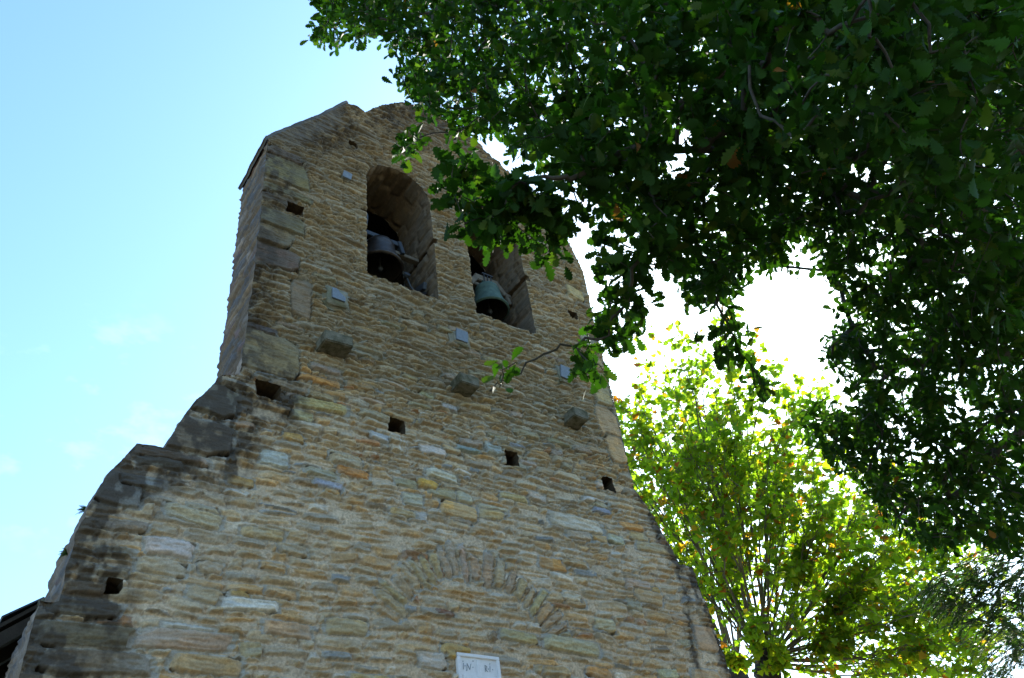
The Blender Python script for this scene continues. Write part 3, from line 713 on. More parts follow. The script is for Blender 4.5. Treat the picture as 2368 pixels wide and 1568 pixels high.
# ------------------------------------------------------------------ foliage
def leaf_template(outline_half, stations, fold=.22, curl=.18):
    """leaf in the xy plane, stem at 0, tip at x = 1: midrib row plus one row each side"""
    v, f = [], []
    for x, wd in zip(stations, outline_half):
        zc = -curl * x * x
        v += [(x, wd, zc + fold * wd), (x, 0, zc), (x, -wd, zc + fold * wd)]
    for i in range(len(stations) - 1):
        a = 3 * i; f += [(a, a + 1, a + 4, a + 3), (a + 1, a + 2, a + 5, a + 4)]
    return np.array(v), np.array(f)
OAK_T = leaf_template([.010, .010, .09, .07, .19, .12, .28, .18, .33, .20, .28, .16, .17, .0], [-.16, 0, .10, .17, .28, .35, .47, .54, .66, .72, .82, .87, .95, 1.0], .25, .16)
def plane_template():
    pts = [(0, 0), (.02, .28), (-.06, .56), (.22, .44), (.34, .72), (.50, .40), (.62, .34), (1.0, 0), (.62, -.34), (.50, -.40), (.34, -.72), (.22, -.44), (-.06, -.56), (.02, -.28)]
    v = [(x, y, .14 * abs(y) - .10 * x * x) for x, y in pts] + [(.30, 0, -.01), (-.45, .012, .0), (-.45, -.012, .0)]
    f = [(i, (i + 1) % 14, 14, 14) for i in range(14)]
    return np.array(v, float), np.array([(a, b, c) for a, b, c, _ in f] + [(15, 16, 0)])
PLANE_T = plane_template()
def frames(axis, normal):
    a = axis / (np.linalg.norm(axis, axis=1)[:, None] + 1e-9)
    n = normal - (normal * a).sum(1)[:, None] * a; n /= np.linalg.norm(n, axis=1)[:, None] + 1e-9
    b = np.cross(n, a)
    return np.stack([a, b, n], 2)                  # columns
def leaves_mesh(name, T, pos, axis, normal, size, colr, m, parent, wvar=None):
    v, f = T; R = frames(axis, normal)
    loc = v[None] * size[:, None, None]
    if wvar is not None: loc = loc * np.stack([np.ones_like(wvar), wvar, np.clip((wvar - .70) * 3.6, -.3, 1.5)], 1)[:, None, :]
    V = np.einsum('nij,nkj->nki', R, loc) + pos[:, None, :]
    F = f[None] + (np.arange(len(pos)) * len(v))[:, None, None]
    C = np.repeat(colr, len(v), 0)
    kw = dict(quads=F.reshape(-1, 4)) if f.shape[1] == 4 else dict(tris=F.reshape(-1, 3))
    return mesh_np(name, V.reshape(-1, 3), colors=C, mats=[m], parent=parent, **kw)

def parse(s): return np.array([[float(t) for t in p.split(',')] for p in s.split()]) / 100.0
rng = np.random.default_rng(12)

# --- limbs and twig ends, with unseen oak tips added against the sun, world centimetres
OAK_LIMBS = {'A': [(837,-569,488),(689,-587,537),(569,-602,564),(488,-619,577),(436,-636,586),(407,-660,613),(384,-681,648)],
 'B': [(689,-587,537),(611,-657,611),(542,-686,657),(515,-698,687),(480,-713,726)],
 'C': [(569,-602,564),(429,-590,535),(330,-577,522),(235,-561,502),(197,-538,480),(181,-530,477),(169,-520,471)],
 'D': [(689,-587,537),(645,-537,527),(605,-491,547),(576,-465,577)],
 'E': [(407,-660,613),(361,-618,670),(289,-544,766),(215,-446,842),(165,-380,882)],
 'F': [(277,-569,509),(285,-539,506),(321,-514,489),(351,-496,481),(382,-479,474),(408,-467,459)],
 'G': [(235,-561,502),(247,-536,472),(247,-514,453),(245,-489,433),(222,-472,427),(209,-460,419),(199,-450,411),(196,-446,409)],
 'H': [(689,-587,537),(656,-516,470),(629,-457,439),(596,-424,450)],
 'I': [(330,-577,522),(299,-578,591),(290,-523,595),(255,-497,644),(230,-457,674)]}
OAK_TIPS = '''607,-449,473 207,-520,698 212,-584,595 527,-592,433 606,-489,429 345,-663,479 329,-701,527 234,-561,547 295,-641,428 450,-537,562
497,-554,532 208,-487,798 302,-572,562 259,-555,563 392,-544,568 402,-604,505 634,-550,462 407,-616,484 410,-651,485 286,-673,460
301,-595,620 126,-410,865 467,-602,488 491,-529,556 237,-671,488 293,-554,531 138,-371,904 502,-516,558 301,-622,521 188,-522,680
193,-506,699 326,-521,509 216,-467,674 210,-547,565 627,-509,399 289,-581,634 464,-578,508 464,-643,503 236,-528,494 200,-484,747
226,-594,607 321,-691,467 342,-700,483 249,-688,460 543,-556,449 282,-546,576 353,-708,506 529,-469,491 466,-563,529 314,-684,474
423,-603,509 530,-571,437 314,-566,552 482,-610,429 577,-495,516 274,-614,473 278,-595,628 302,-584,543 344,-486,514 382,-675,453
264,-622,586 231,-461,729 645,-490,401 320,-525,544 278,-545,581 330,-718,495 547,-517,557 189,-455,727 251,-542,580 210,-458,706
601,-470,444 286,-664,401 381,-590,511 413,-700,515 580,-493,561 281,-590,613 442,-549,534 288,-702,485 276,-608,624 263,-636,527
258,-666,457 381,-635,472 232,-542,549 418,-558,540 248,-497,586 226,-496,637 247,-577,606 254,-548,490 239,-537,459 239,-548,494
564,-484,463 561,-528,548 297,-649,550 440,-665,480 297,-607,515 258,-680,443 288,-652,437 231,-576,654 392,-679,499 574,-485,425
500,-575,464 215,-535,635 529,-458,469 475,-583,508 340,-560,544 366,-604,499 128,-378,865 600,-465,603 323,-671,429 566,-502,564
254,-617,537 572,-452,582 282,-524,568 238,-600,595 629,-422,488 236,-589,604 251,-509,504 262,-681,493 280,-626,531 640,-526,447
411,-659,474 578,-517,528 257,-535,658 461,-633,461 215,-485,789 607,-474,410 195,-448,795 221,-477,628 550,-455,392 311,-627,483
192,-407,828 327,-700,488 226,-561,670 312,-594,540 275,-645,504 307,-639,504 639,-431,433 349,-628,493 433,-584,492 205,-451,706
237,-458,691 656,-520,426 606,-475,603 405,-611,473 305,-692,492 244,-474,652 211,-488,604 350,-665,463 400,-572,548 350,-681,478
229,-497,686 577,-554,423 184,-413,816 481,-547,518 495,-583,521 247,-566,579 208,-455,763 243,-551,655 366,-717,501 241,-498,556
178,-468,663 339,-641,478 477,-619,499 249,-591,605 414,-546,556 327,-699,451 261,-522,525 314,-523,525 438,-576,525 244,-566,622
598,-428,523 489,-604,476 289,-620,524 424,-734,580 275,-525,473 247,-502,701 507,-641,519 314,-554,571 571,-478,479 375,-626,486
557,-571,439 594,-439,511 275,-538,518 559,-548,438 194,-447,828 242,-624,500 650,-481,421 564,-472,413 282,-699,457 575,-480,573
184,-382,880 574,-442,474 252,-663,454 245,-590,570 189,-464,707 535,-546,477 303,-575,507 296,-690,497 251,-607,520 292,-593,497
464,-587,468 198,-430,788 270,-629,577 443,-657,471 277,-610,620 284,-504,543 367,-716,533 335,-573,522 441,-556,549 189,-492,584
301,-622,460 244,-511,685 304,-564,596 619,-409,464 271,-548,583 360,-600,508 249,-652,419 557,-464,515 604,-518,406 391,-515,547
600,-490,444 274,-544,568 269,-629,503 342,-502,501 168,-419,822 451,-590,513 277,-620,573 410,-531,575 269,-630,605 528,-435,472
268,-571,605 221,-475,599 153,-332,898 195,-506,666 183,-398,859 609,-503,466 299,-689,496 336,-697,444 627,-456,414 632,-492,516
555,-436,483 259,-570,562 612,-481,490 659,-496,443 305,-577,594 485,-609,453 167,-440,803 212,-541,528 595,-503,423 206,-441,653
575,-455,507 345,-492,515 200,-453,758 686,-490,415 222,-525,661 522,-452,490 271,-622,550 472,-590,441 385,-543,552 148,-351,915
349,-506,518 301,-600,522 572,-534,526 475,-590,508 252,-591,554 674,-525,449 617,-426,446 258,-595,571 235,-531,639 301,-547,502
508,-611,456 213,-558,648 280,-658,445 601,-489,386 183,-407,750 486,-576,438 325,-553,529 277,-530,522 245,-629,489 225,-521,740
289,-599,588 251,-620,543 227,-543,657 305,-670,507 199,-425,736 477,-580,451 306,-588,607 230,-517,623 528,-586,454 633,-480,412
447,-623,505 286,-607,659 332,-699,532 527,-552,542 324,-684,492 656,-487,468 499,-592,518 560,-421,514 657,-472,438 288,-667,523
324,-552,520 200,-431,817 129,-384,866 638,-436,509 207,-460,716 153,-379,874 615,-532,453 532,-552,533 198,-436,686 581,-398,510
523,-580,486 550,-507,514 378,-710,517 299,-659,436 223,-514,591 519,-533,559 238,-530,587 663,-467,411 256,-611,505 189,-480,752
300,-530,496 354,-543,513 228,-581,575 296,-595,587 253,-617,557 323,-507,506 581,-484,460 269,-671,515 264,-655,484 300,-617,484
316,-651,430 260,-667,462 659,-449,485 169,-425,792 452,-618,472 375,-550,523 348,-546,551 589,-424,473 575,-569,462 530,-632,524
612,-464,443 369,-555,524 425,-689,511 303,-602,639 284,-659,538 434,-536,533 586,-476,542 353,-592,534 341,-673,485 466,-576,453
360,-645,447 269,-614,627 246,-579,521 396,-579,541 651,-472,393 524,-535,485 612,-491,458 572,-503,430 178,-453,836 185,-429,688
288,-602,665 157,-392,903 386,-630,461 319,-639,500 339,-694,504 297,-681,475 410,-596,523 277,-590,506 651,-456,406 711,-476,401
179,-443,767 195,-488,682 225,-534,742 256,-543,497 264,-658,528 548,-430,503 313,-685,476 218,-518,554 470,-590,443 564,-479,549
281,-676,436 230,-527,717 219,-449,683 140,-444,810 226,-529,499 312,-646,476 209,-542,603 505,-548,497 504,-614,478 180,-450,671
227,-486,599 508,-581,534 220,-537,668 253,-523,542 400,-722,547 374,-581,528 631,-477,535 506,-597,475 128,-363,867 486,-626,511
726,-467,405 157,-398,837 503,-592,460 298,-673,451 179,-482,756 258,-538,565 192,-412,759 364,-588,511 242,-556,627 342,-677,506
572,-509,555 227,-499,599 310,-619,490 554,-523,496 327,-532,516 252,-520,644 273,-606,635 385,-638,457 229,-520,546 217,-540,506
370,-496,559 323,-643,435 273,-555,503 365,-596,530 142,-335,958 647,-504,474 415,-619,469 230,-563,675 596,-494,449 302,-630,459
660,-487,448 299,-637,605 530,-628,495 561,-495,537 234,-529,531 219,-556,659 255,-678,446 504,-604,517 146,-388,917 342,-676,503
150,-401,890 610,-442,444 269,-660,495 371,-573,518 253,-534,628 254,-525,559 235,-481,747 619,-479,469 302,-575,608 225,-497,588
283,-645,444 626,-483,518 323,-580,501 314,-628,503 272,-671,497 159,-447,804 517,-577,460 224,-549,708 282,-696,473 124,-374,903
115,-362,907 287,-592,655 578,-461,585 634,-521,454 241,-565,584 265,-507,569 333,-668,443 599,-445,481 307,-710,490 249,-513,646
487,-443,475 271,-632,489 571,-545,446 606,-446,506 266,-647,481 247,-641,528 592,-514,393 262,-515,550 575,-556,445 462,-522,569
587,-465,498 610,-437,598 258,-627,583 530,-443,480 273,-579,671 361,-688,504 599,-500,473 288,-646,457 599,-427,463 438,-564,528
142,-419,826 239,-496,709 348,-484,538 321,-535,493 498,-506,545 569,-529,500 440,-586,524 213,-502,771 587,-500,496 290,-624,487
509,-598,428 210,-477,687 305,-584,577 600,-447,445 437,-538,558 295,-643,571 119,-361,948 568,-460,384 528,-440,459 529,-513,551
538,-447,467 702,-469,420 276,-686,492 221,-496,705 476,-571,509 432,-668,479 289,-661,401 567,-439,418 343,-601,502 250,-557,668
307,-592,641 507,-512,546 251,-511,505 353,-693,501 608,-436,416 582,-556,431 356,-690,495 505,-523,546 283,-545,512 600,-474,483
181,-486,721 550,-624,514 272,-585,643 274,-645,538 242,-681,470 179,-414,755 590,-431,517 142,-363,929 281,-673,524 329,-641,435
559,-583,456 257,-625,521 621,-516,439 567,-564,468 599,-439,477 466,-615,459 293,-577,619 446,-523,581 262,-534,485 612,-464,460
222,-556,550 329,-588,502 255,-543,477 197,-403,817 146,-425,800 285,-623,481 227,-557,634 291,-569,522 232,-482,633 233,-564,614
198,-422,863 369,-645,457 325,-668,488 572,-476,570 605,-485,542 481,-641,504 298,-628,626 389,-690,491 279,-609,502 265,-512,532
542,-531,503 616,-458,462 564,-510,500 575,-471,517 373,-508,535 321,-575,515 472,-619,460 599,-444,432 283,-559,614 167,-409,884
253,-654,447 285,-597,549 248,-578,558 576,-491,492 329,-539,556 501,-571,457 278,-571,548 275,-521,571 556,-412,493 267,-657,415
603,-436,596 615,-560,457 333,-644,451 388,-522,570 184,-440,747 608,-454,422 335,-688,475 382,-641,465 445,-594,459 240,-661,409
353,-487,514 302,-580,524 422,-602,474 374,-679,461 438,-596,511 244,-637,525 452,-641,455 187,-441,759 202,-427,794 327,-523,479
216,-447,708 315,-696,529 255,-580,665 452,-626,460 617,-484,505 290,-577,578 278,-559,607 187,-521,690 600,-421,459 602,-464,558
450,-657,486 290,-668,549 598,-441,550 609,-457,570 289,-646,444 501,-528,552 316,-595,491 312,-683,547 185,-447,832 222,-543,568
577,-542,468 368,-609,482 290,-643,441 205,-429,828 294,-592,526 229,-503,557 310,-525,489 535,-464,488 547,-473,534 295,-648,590
360,-534,502 580,-500,477 470,-581,490 218,-531,570 601,-421,466 544,-553,519 307,-578,564 303,-668,466 185,-449,851 462,-605,445
573,-470,470 248,-623,566 395,-689,509 596,-466,514 654,-452,446 581,-471,410 135,-411,867 228,-453,723 285,-618,646 522,-474,484
356,-657,587 730,-429,506 287,-536,652 415,-488,575 624,-591,563 706,-448,496 272,-497,682 427,-523,626 331,-658,596 209,-420,887
362,-632,546 444,-702,596 327,-585,650 359,-656,524 303,-490,556 419,-701,610 437,-692,538 281,-517,665 473,-679,549 496,-668,555
646,-524,508 617,-567,597 494,-468,629 333,-609,658 358,-602,533 276,-490,654 355,-586,578 325,-570,681 514,-646,543 712,-410,627
705,-394,489 376,-633,542 648,-532,564 551,-491,644 348,-488,643 200,-395,782 344,-617,603 495,-597,552 564,-577,530 754,-459,455
318,-640,553 699,-416,541 654,-523,554 222,-444,816 379,-634,490 289,-589,698 719,-431,635 259,-494,747 191,-412,926 434,-670,538
356,-675,583 416,-645,498 303,-516,631 705,-447,552 723,-443,419 379,-662,500 685,-421,476 275,-505,590 720,-447,487 778,-443,538
391,-484,629 316,-610,543 289,-528,814 317,-483,641 375,-664,589 350,-628,556 717,-501,503 356,-666,518 425,-504,605 719,-528,512
290,-509,711 424,-677,556 648,-389,567 358,-566,657 449,-677,517 423,-711,589 211,-435,868 644,-616,587 292,-562,716 387,-579,579
651,-453,645 486,-572,599 286,-467,790 386,-657,570 304,-519,658 267,-406,771 748,-426,462 257,-503,699 276,-503,629 497,-706,599
455,-736,611 731,-379,547 683,-485,569 413,-480,566 663,-528,500 710,-380,523 146,-306,951 313,-531,628 265,-541,729 326,-621,666
738,-483,450 338,-607,631 497,-702,620 383,-524,607 328,-601,696 567,-617,566 602,-521,631 340,-520,703 367,-620,665 245,-504,797
490,-674,543 365,-478,597 585,-554,523 331,-625,547 334,-521,683 761,-450,499 314,-625,547 364,-637,568 247,-468,823 331,-535,764
210,-430,912 418,-700,604 510,-499,649 288,-454,777 648,-560,544 673,-462,572 339,-651,584 298,-562,682 330,-630,578 260,-517,755
660,-542,506 411,-667,554 802,-467,502 486,-561,599 354,-548,681 327,-478,612 314,-551,648 264,-511,794 373,-508,594 453,-723,634
282,-482,686 212,-421,829 462,-493,615 712,-425,618 650,-475,600 649,-419,587 623,-577,591 617,-389,527 274,-524,756 225,-468,860
265,-484,642 594,-503,604 344,-543,757 326,-580,585 360,-584,624 598,-403,559 689,-443,447 332,-645,540 366,-536,636 224,-368,802
466,-477,640 463,-580,554 492,-547,579 249,-474,619 591,-619,535 220,-375,961 371,-638,640 761,-412,454 505,-542,606 690,-444,601
318,-547,616 355,-619,528 569,-600,544 447,-657,582 300,-531,744 338,-610,613 310,-621,539 487,-673,533 635,-466,567 701,-401,667
431,-498,626 658,-484,533 662,-452,547 233,-419,914 301,-490,708 658,-543,534 423,-487,564 555,-611,551 390,-530,663 645,-595,544
336,-583,582 332,-503,683 301,-522,605 241,-427,887 544,-581,573 237,-365,842 382,-594,584 735,-416,582 535,-550,565 425,-631,569
672,-417,436 383,-480,636 473,-555,631 369,-611,566 296,-481,645 315,-458,602 253,-483,740 235,-401,933 266,-410,739 636,-513,563
297,-435,744 218,-416,712 633,-429,570 409,-453,581 238,-383,835 462,-686,606 685,-415,591 249,-388,790 262,-431,757 169,-343,1037
544,-583,510 710,-536,517 771,-463,457 373,-553,609 691,-420,583 709,-377,474 750,-482,504 659,-399,530 328,-546,738 366,-566,610
246,-441,878 270,-418,844 277,-429,768 633,-501,609 777,-468,489 614,-533,575 413,-696,603 269,-513,826 334,-556,738 623,-573,516
657,-410,426 714,-396,519 311,-626,604 252,-553,713 477,-717,630 671,-412,611 690,-434,482 212,-377,795 321,-592,664 484,-712,606
271,-478,632 299,-475,594 363,-650,488 538,-551,599 726,-413,518 287,-467,768 531,-570,565 726,-419,570 248,-405,803 292,-576,725
434,-471,634 351,-554,624 728,-465,461 334,-486,583 661,-516,588 419,-688,641 279,-525,786 391,-545,642 650,-414,610 334,-588,614
430,-491,655 417,-596,553 384,-531,656 701,-507,508 640,-385,582 392,-511,647 483,-489,637 687,-529,485 312,-576,689 490,-530,609
536,-530,585 199,-384,905 380,-485,584 661,-420,658 378,-620,529 276,-550,738 288,-447,672 571,-579,527 412,-653,572 652,-445,624
320,-643,541 378,-535,627 403,-681,578 243,-453,817 484,-588,557 382,-623,547 372,-679,561 565,-560,561 351,-538,645 545,-593,563
283,-418,731 345,-609,712 761,-493,471 346,-477,604 211,-398,905 373,-542,585 229,-432,902 261,-465,874 268,-537,752 365,-597,732
424,-681,525 219,-354,863 369,-492,635 721,-451,551 444,-505,655 347,-532,721 254,-431,784 735,-465,457 246,-415,724 774,-427,454
341,-648,536 202,-423,911 638,-546,535 395,-663,584 298,-558,769 280,-546,722 287,-551,668 441,-672,526 815,-476,495 722,-438,531
320,-541,657 267,-525,722 699,-482,467 540,-635,568 754,-412,500 789,-466,481 207,-365,925 476,-508,633 529,-546,614 151,-347,963
475,-539,610 541,-577,585 305,-629,586 550,-539,578 359,-595,639 433,-601,580 614,-516,565 471,-626,525 251,-496,790 413,-524,647
501,-644,557 649,-498,578 669,-473,577 378,-582,580 569,-545,580 313,-520,600 316,-585,680 366,-581,594 336,-552,721 377,-684,586
672,-500,529 290,-511,801 732,-452,536 770,-486,513 743,-476,554 378,-693,550 804,-437,459 707,-480,526 372,-661,642 291,-446,763
535,-500,636 381,-635,507 218,-409,823 404,-457,613 553,-578,517 264,-467,658 383,-653,517 627,-560,550 418,-691,543 318,-523,635
200,-354,994 329,-583,756 152,-322,965 597,-545,548 518,-571,584 313,-630,537 675,-399,445 269,-425,687 439,-500,637 617,-534,613
437,-678,582 421,-565,601 499,-656,540 575,-498,618 423,-671,583 755,-476,556 278,-492,673 642,-375,573 332,-480,620 211,-408,748
295,-503,698 697,-406,681 370,-467,564 694,-519,528 375,-637,511 419,-665,508 389,-663,492 317,-466,648 448,-665,565 383,-660,525
492,-580,563 682,-384,551 258,-448,779 456,-612,539 314,-662,567 647,-442,571 615,-543,500 335,-627,651 379,-537,608 228,-403,881
640,-597,556 425,-431,598 302,-506,770 640,-582,515 370,-576,697 238,-465,868 652,-436,609 642,-513,526 709,-437,535 236,-383,905
225,-435,764 358,-571,566 460,-615,526 438,-520,609 407,-668,562 233,-402,724 398,-644,506 341,-550,743 353,-642,507 375,-559,705
226,-433,761 402,-453,600 332,-663,557 634,-498,607 697,-459,442 290,-478,572 558,-568,540 259,-456,802 219,-449,820 452,-640,512
489,-557,620 213,-348,919 660,-371,568 637,-440,626 647,-473,660 367,-588,717 806,-406,455 419,-470,561 682,-394,561 276,-444,818
681,-480,487 670,-414,483 543,-504,614 257,-436,725 767,-436,531 754,-423,504 617,-426,605 213,-379,787 506,-559,581 379,-679,625
213,-479,824 729,-481,526 623,-496,577 462,-667,573 402,-697,567 434,-608,532 282,-440,821 237,-405,868 661,-399,473 394,-632,520
649,-409,510 318,-653,599 648,-408,559 402,-607,525 651,-388,485 406,-547,596 362,-655,584 308,-663,527 377,-650,603 174,-305,985
609,-637,579 350,-675,547 333,-644,646 399,-516,656 629,-559,552 326,-640,522 707,-411,459 508,-472,645 433,-549,603 682,-438,489
319,-621,613 660,-452,549 334,-606,604 371,-580,613 318,-657,541 689,-501,583 770,-444,472 635,-557,495 758,-412,576 667,-487,578
686,-404,558 361,-599,554 262,-490,594 725,-506,476 358,-604,578 429,-678,564 541,-623,566 617,-588,540 202,-334,979 259,-413,783
516,-567,564 293,-552,717 267,-517,784 366,-460,602 543,-565,570 148,-373,957 609,-559,600 468,-723,638 329,-594,558 543,-616,544
638,-614,567 365,-627,708 371,-486,564 681,-456,534 609,-380,562 358,-545,670 559,-567,528 690,-543,515 461,-627,547 574,-610,550
644,-421,539 219,-381,980 224,-363,872 578,-530,576 345,-486,659 359,-629,664 697,-453,444 184,-395,900 371,-481,624 258,-530,693
788,-468,452 679,-404,488 310,-589,691 672,-463,663 393,-674,553 350,-644,529 653,-475,633 447,-474,627 328,-539,718 504,-512,643
686,-477,512 395,-700,605 335,-546,709 267,-506,741 279,-507,731 681,-384,550 230,-383,867 227,-451,807 261,-435,828 664,-529,549
273,-451,764 341,-600,658 406,-692,608 182,-354,970 311,-583,671 703,-437,593 665,-468,542 142,-337,1016 240,-437,794 315,-600,687
421,-654,538 264,-443,827 324,-572,758 668,-477,655 726,-453,431 436,-613,531 554,-509,640 671,-454,548 479,-597,574 563,-643,547
351,-542,648 602,-552,600 183,-318,954 199,-348,982 385,-691,587 682,-451,459 388,-655,527 358,-573,685 238,-388,859 255,-393,850
585,-526,603 423,-486,631 289,-560,741 152,-311,1044 696,-464,615 190,-370,986 271,-444,767 700,-402,436 355,-661,603 827,-456,468
293,-477,727 607,-588,567 403,-666,572 309,-557,614 273,-481,782 469,-724,611 656,-427,551 323,-493,657 619,-382,549 615,-513,559
547,-569,530 431,-709,570 690,-481,477 500,-698,588 282,-521,602 706,-455,462 352,-550,762 243,-404,743 684,-429,432 262,-501,810
243,-425,837 741,-387,490 357,-594,640 561,-539,565 162,-268,1031 710,-421,588 173,-298,1052 680,-451,494 679,-405,575 275,-472,696
659,-395,498 178,-339,967 292,-462,641 349,-537,738 357,-573,667 637,-517,586 233,-395,791 235,-353,955 674,-503,564 482,-654,550
275,-510,729 599,-552,615 265,-449,671 835,-429,444 225,-440,866 440,-625,526 433,-704,571 360,-558,702 533,-551,623 415,-647,551
295,-505,698 420,-666,508 519,-632,563 279,-419,819 540,-647,545 410,-530,621 270,-441,788 469,-557,627 571,-570,571 452,-528,610
313,-663,512 286,-429,840 273,-461,845 470,-691,547 234,-386,922 686,-515,551 447,-443,616 226,-462,849 386,-531,652 245,-405,737
534,-682,590 373,-626,637 342,-555,780 398,-692,600 236,-464,819 375,-679,546 770,-462,486 425,-485,593 495,-721,644 423,-697,589
351,-472,564 316,-563,741 600,-548,587 282,-440,765 426,-464,608 637,-561,485 768,-465,519 669,-460,623 337,-592,745 428,-495,589
734,-503,491 591,-528,603 601,-578,489 623,-589,590 633,-415,539 314,-603,655 224,-496,812 641,-602,582 248,-494,743 132,-322,1004
229,-396,883 294,-487,565 411,-625,499 472,-587,568 644,-377,534 678,-546,487 231,-365,860 419,-523,643 322,-656,505 420,-625,520
525,-635,537 668,-432,585 741,-521,534 269,-444,726 638,-394,497 358,-623,577 644,-396,540 765,-437,526 394,-671,528 314,-669,573
222,-447,902 628,-470,652 462,-681,527 435,-527,630 422,-660,576 629,-561,501 241,-402,923 221,-410,844 433,-633,529 513,-526,647
704,-490,553 659,-505,605 179,-303,1007 337,-597,579 455,-508,605 397,-565,600 569,-533,621 327,-596,672 804,-428,447 648,-385,512
358,-542,646 225,-343,960 415,-675,553 789,-454,438 362,-542,714 358,-687,594 778,-491,495 370,-633,584 179,-321,1022 562,-649,572
284,-498,612 533,-530,648 385,-629,557 632,-403,553 685,-473,614 667,-473,650 778,-448,508 341,-639,507 668,-486,565 203,-402,966
174,-349,925 554,-601,563 363,-590,743 680,-561,513 685,-408,508 307,-614,551 684,-425,530 306,-491,651 666,-413,630 308,-585,726
496,-579,592 314,-502,737 685,-422,502 361,-615,642 315,-601,671 475,-616,526 586,-626,572 266,-410,774 271,-388,812 127,-333,1008
376,-620,621 160,-386,938 246,-427,846 595,-607,526 342,-581,571 424,-596,590 408,-450,557 706,-389,563 521,-498,598 614,-577,576
617,-467,760 310,-502,886 499,-662,755 437,-476,784 307,-465,837 300,-493,847 560,-585,628 497,-421,719 380,-427,679 616,-720,782
938,-410,574 497,-395,706 402,-587,700 752,-392,584 824,-523,611 800,-370,710 579,-741,723 628,-461,740 515,-613,578 662,-570,596
473,-556,714 760,-431,596 389,-650,625 813,-370,772 621,-639,675 436,-628,694 181,-203,1177 563,-681,631 560,-587,689 793,-415,526
368,-487,681 308,-418,839 869,-481,614 528,-691,649 692,-581,664 344,-500,894 389,-620,672 337,-442,624 236,-382,968 542,-690,693
777,-510,540 809,-462,608 794,-460,544 729,-512,555 873,-324,541 875,-435,485 298,-402,1028 573,-541,662 571,-713,755 741,-488,606
423,-455,788 555,-673,665 290,-322,1011 725,-478,690 478,-599,594 400,-661,670 424,-636,622 328,-438,734 557,-432,737 295,-323,971
976,-410,538 455,-558,838 231,-306,1099 676,-578,601 433,-501,713 850,-326,544 562,-570,656 461,-555,725 525,-654,702 412,-493,875
549,-418,732 397,-640,693 445,-583,630 403,-476,786 728,-555,695 342,-429,774 387,-577,677 398,-437,638 480,-599,706 494,-548,710
527,-491,697 833,-447,588 476,-693,687 418,-557,675 522,-463,686 467,-627,629 880,-407,463 828,-442,490 848,-343,593 340,-433,933
796,-386,761 615,-553,642 289,-356,893 865,-356,511 518,-589,610 687,-525,688 610,-478,674 439,-414,653 830,-467,574 526,-460,681
508,-619,642 835,-311,569 590,-505,662 462,-415,692 711,-344,598 341,-393,773 783,-544,661 308,-470,902 618,-662,632 333,-496,909
627,-654,668 776,-507,625 339,-532,812 605,-633,624 675,-527,607 506,-611,611 274,-313,943 744,-425,671 390,-566,830 672,-521,721
540,-466,728 950,-418,554 377,-539,778 585,-542,706 553,-522,664 839,-428,692 416,-460,686 335,-407,881 522,-567,673 621,-589,654
829,-464,523 164,-247,1205 392,-431,811 320,-460,793 824,-454,611 385,-557,764 575,-715,744 495,-597,674 691,-649,668 604,-618,610
843,-358,569 454,-595,681 555,-653,595 594,-628,662 810,-328,651 267,-364,832 320,-431,739 412,-557,712 434,-653,655 250,-297,960
718,-379,585 840,-366,738 389,-591,715 687,-505,627 334,-434,884 394,-566,716 260,-349,1018 467,-613,783 216,-303,1079 692,-342,594
317,-367,914 577,-479,665 362,-442,792 727,-355,529 564,-660,649 445,-658,745 839,-395,659 498,-510,732 645,-485,697 783,-375,635
442,-649,649 734,-582,617 462,-662,634 662,-498,662 821,-348,664 318,-453,685 440,-428,752 394,-442,796 780,-398,729 311,-386,937
369,-504,798 702,-371,598 183,-313,1106 472,-591,746 808,-414,554 554,-706,661 329,-370,882 888,-363,568 783,-532,660 778,-463,661
231,-325,1110 936,-351,543 593,-645,621 651,-644,626 473,-424,734 816,-302,602 384,-462,651 554,-544,721 332,-531,863 416,-603,694
428,-652,685 803,-469,531 179,-231,1106 401,-464,707 368,-438,780 392,-522,926 800,-373,563 540,-420,737 694,-480,719 882,-434,560
573,-707,709 292,-342,857 704,-605,627 300,-422,739 514,-430,681 373,-548,852 380,-471,867 201,-239,1188 587,-538,688 556,-530,712
393,-414,766 426,-596,664 400,-503,834 467,-407,654 424,-509,758 501,-687,693 442,-609,604 330,-435,962 284,-325,934 471,-590,668
409,-517,912 724,-483,664 501,-409,684 861,-304,532 697,-436,693 575,-511,701 329,-377,853 802,-448,552 531,-579,712 553,-735,717
691,-578,671 470,-609,746 792,-447,696 544,-436,690 419,-635,651 551,-664,697 304,-403,778 527,-540,706 391,-563,737 422,-501,827
218,-281,1164 503,-586,723 534,-681,761 888,-395,525 476,-510,702 668,-523,583 617,-539,729 829,-381,490 534,-635,580 300,-425,916
644,-539,719 799,-533,575 437,-553,669 299,-509,822 675,-561,618 470,-507,745 557,-504,678 397,-642,725 444,-522,898 414,-651,686
320,-330,972 443,-641,741 457,-649,780 439,-436,679 540,-510,744 459,-453,683 460,-531,720 518,-419,725 542,-550,705 390,-596,655
916,-450,591 373,-469,881 592,-616,660 536,-706,691 465,-497,708 485,-650,651 780,-542,628 371,-521,822 728,-497,694 533,-456,723
802,-438,555 878,-458,523 610,-620,651 428,-501,703 647,-539,703 383,-567,765 291,-425,932 400,-572,858 857,-334,501 819,-418,618
341,-392,967 355,-404,758 360,-502,710 329,-345,985 492,-695,726 746,-350,587 517,-672,604 251,-313,952 449,-482,710 748,-546,563
445,-573,838 214,-292,1172 379,-576,782 266,-326,1013 829,-433,634 466,-556,781 411,-492,820 778,-529,552 412,-522,859 840,-501,611
277,-370,829 741,-326,593 782,-459,616 394,-547,685 424,-606,767 212,-249,1130 737,-580,640 491,-587,630 490,-714,690 789,-449,741
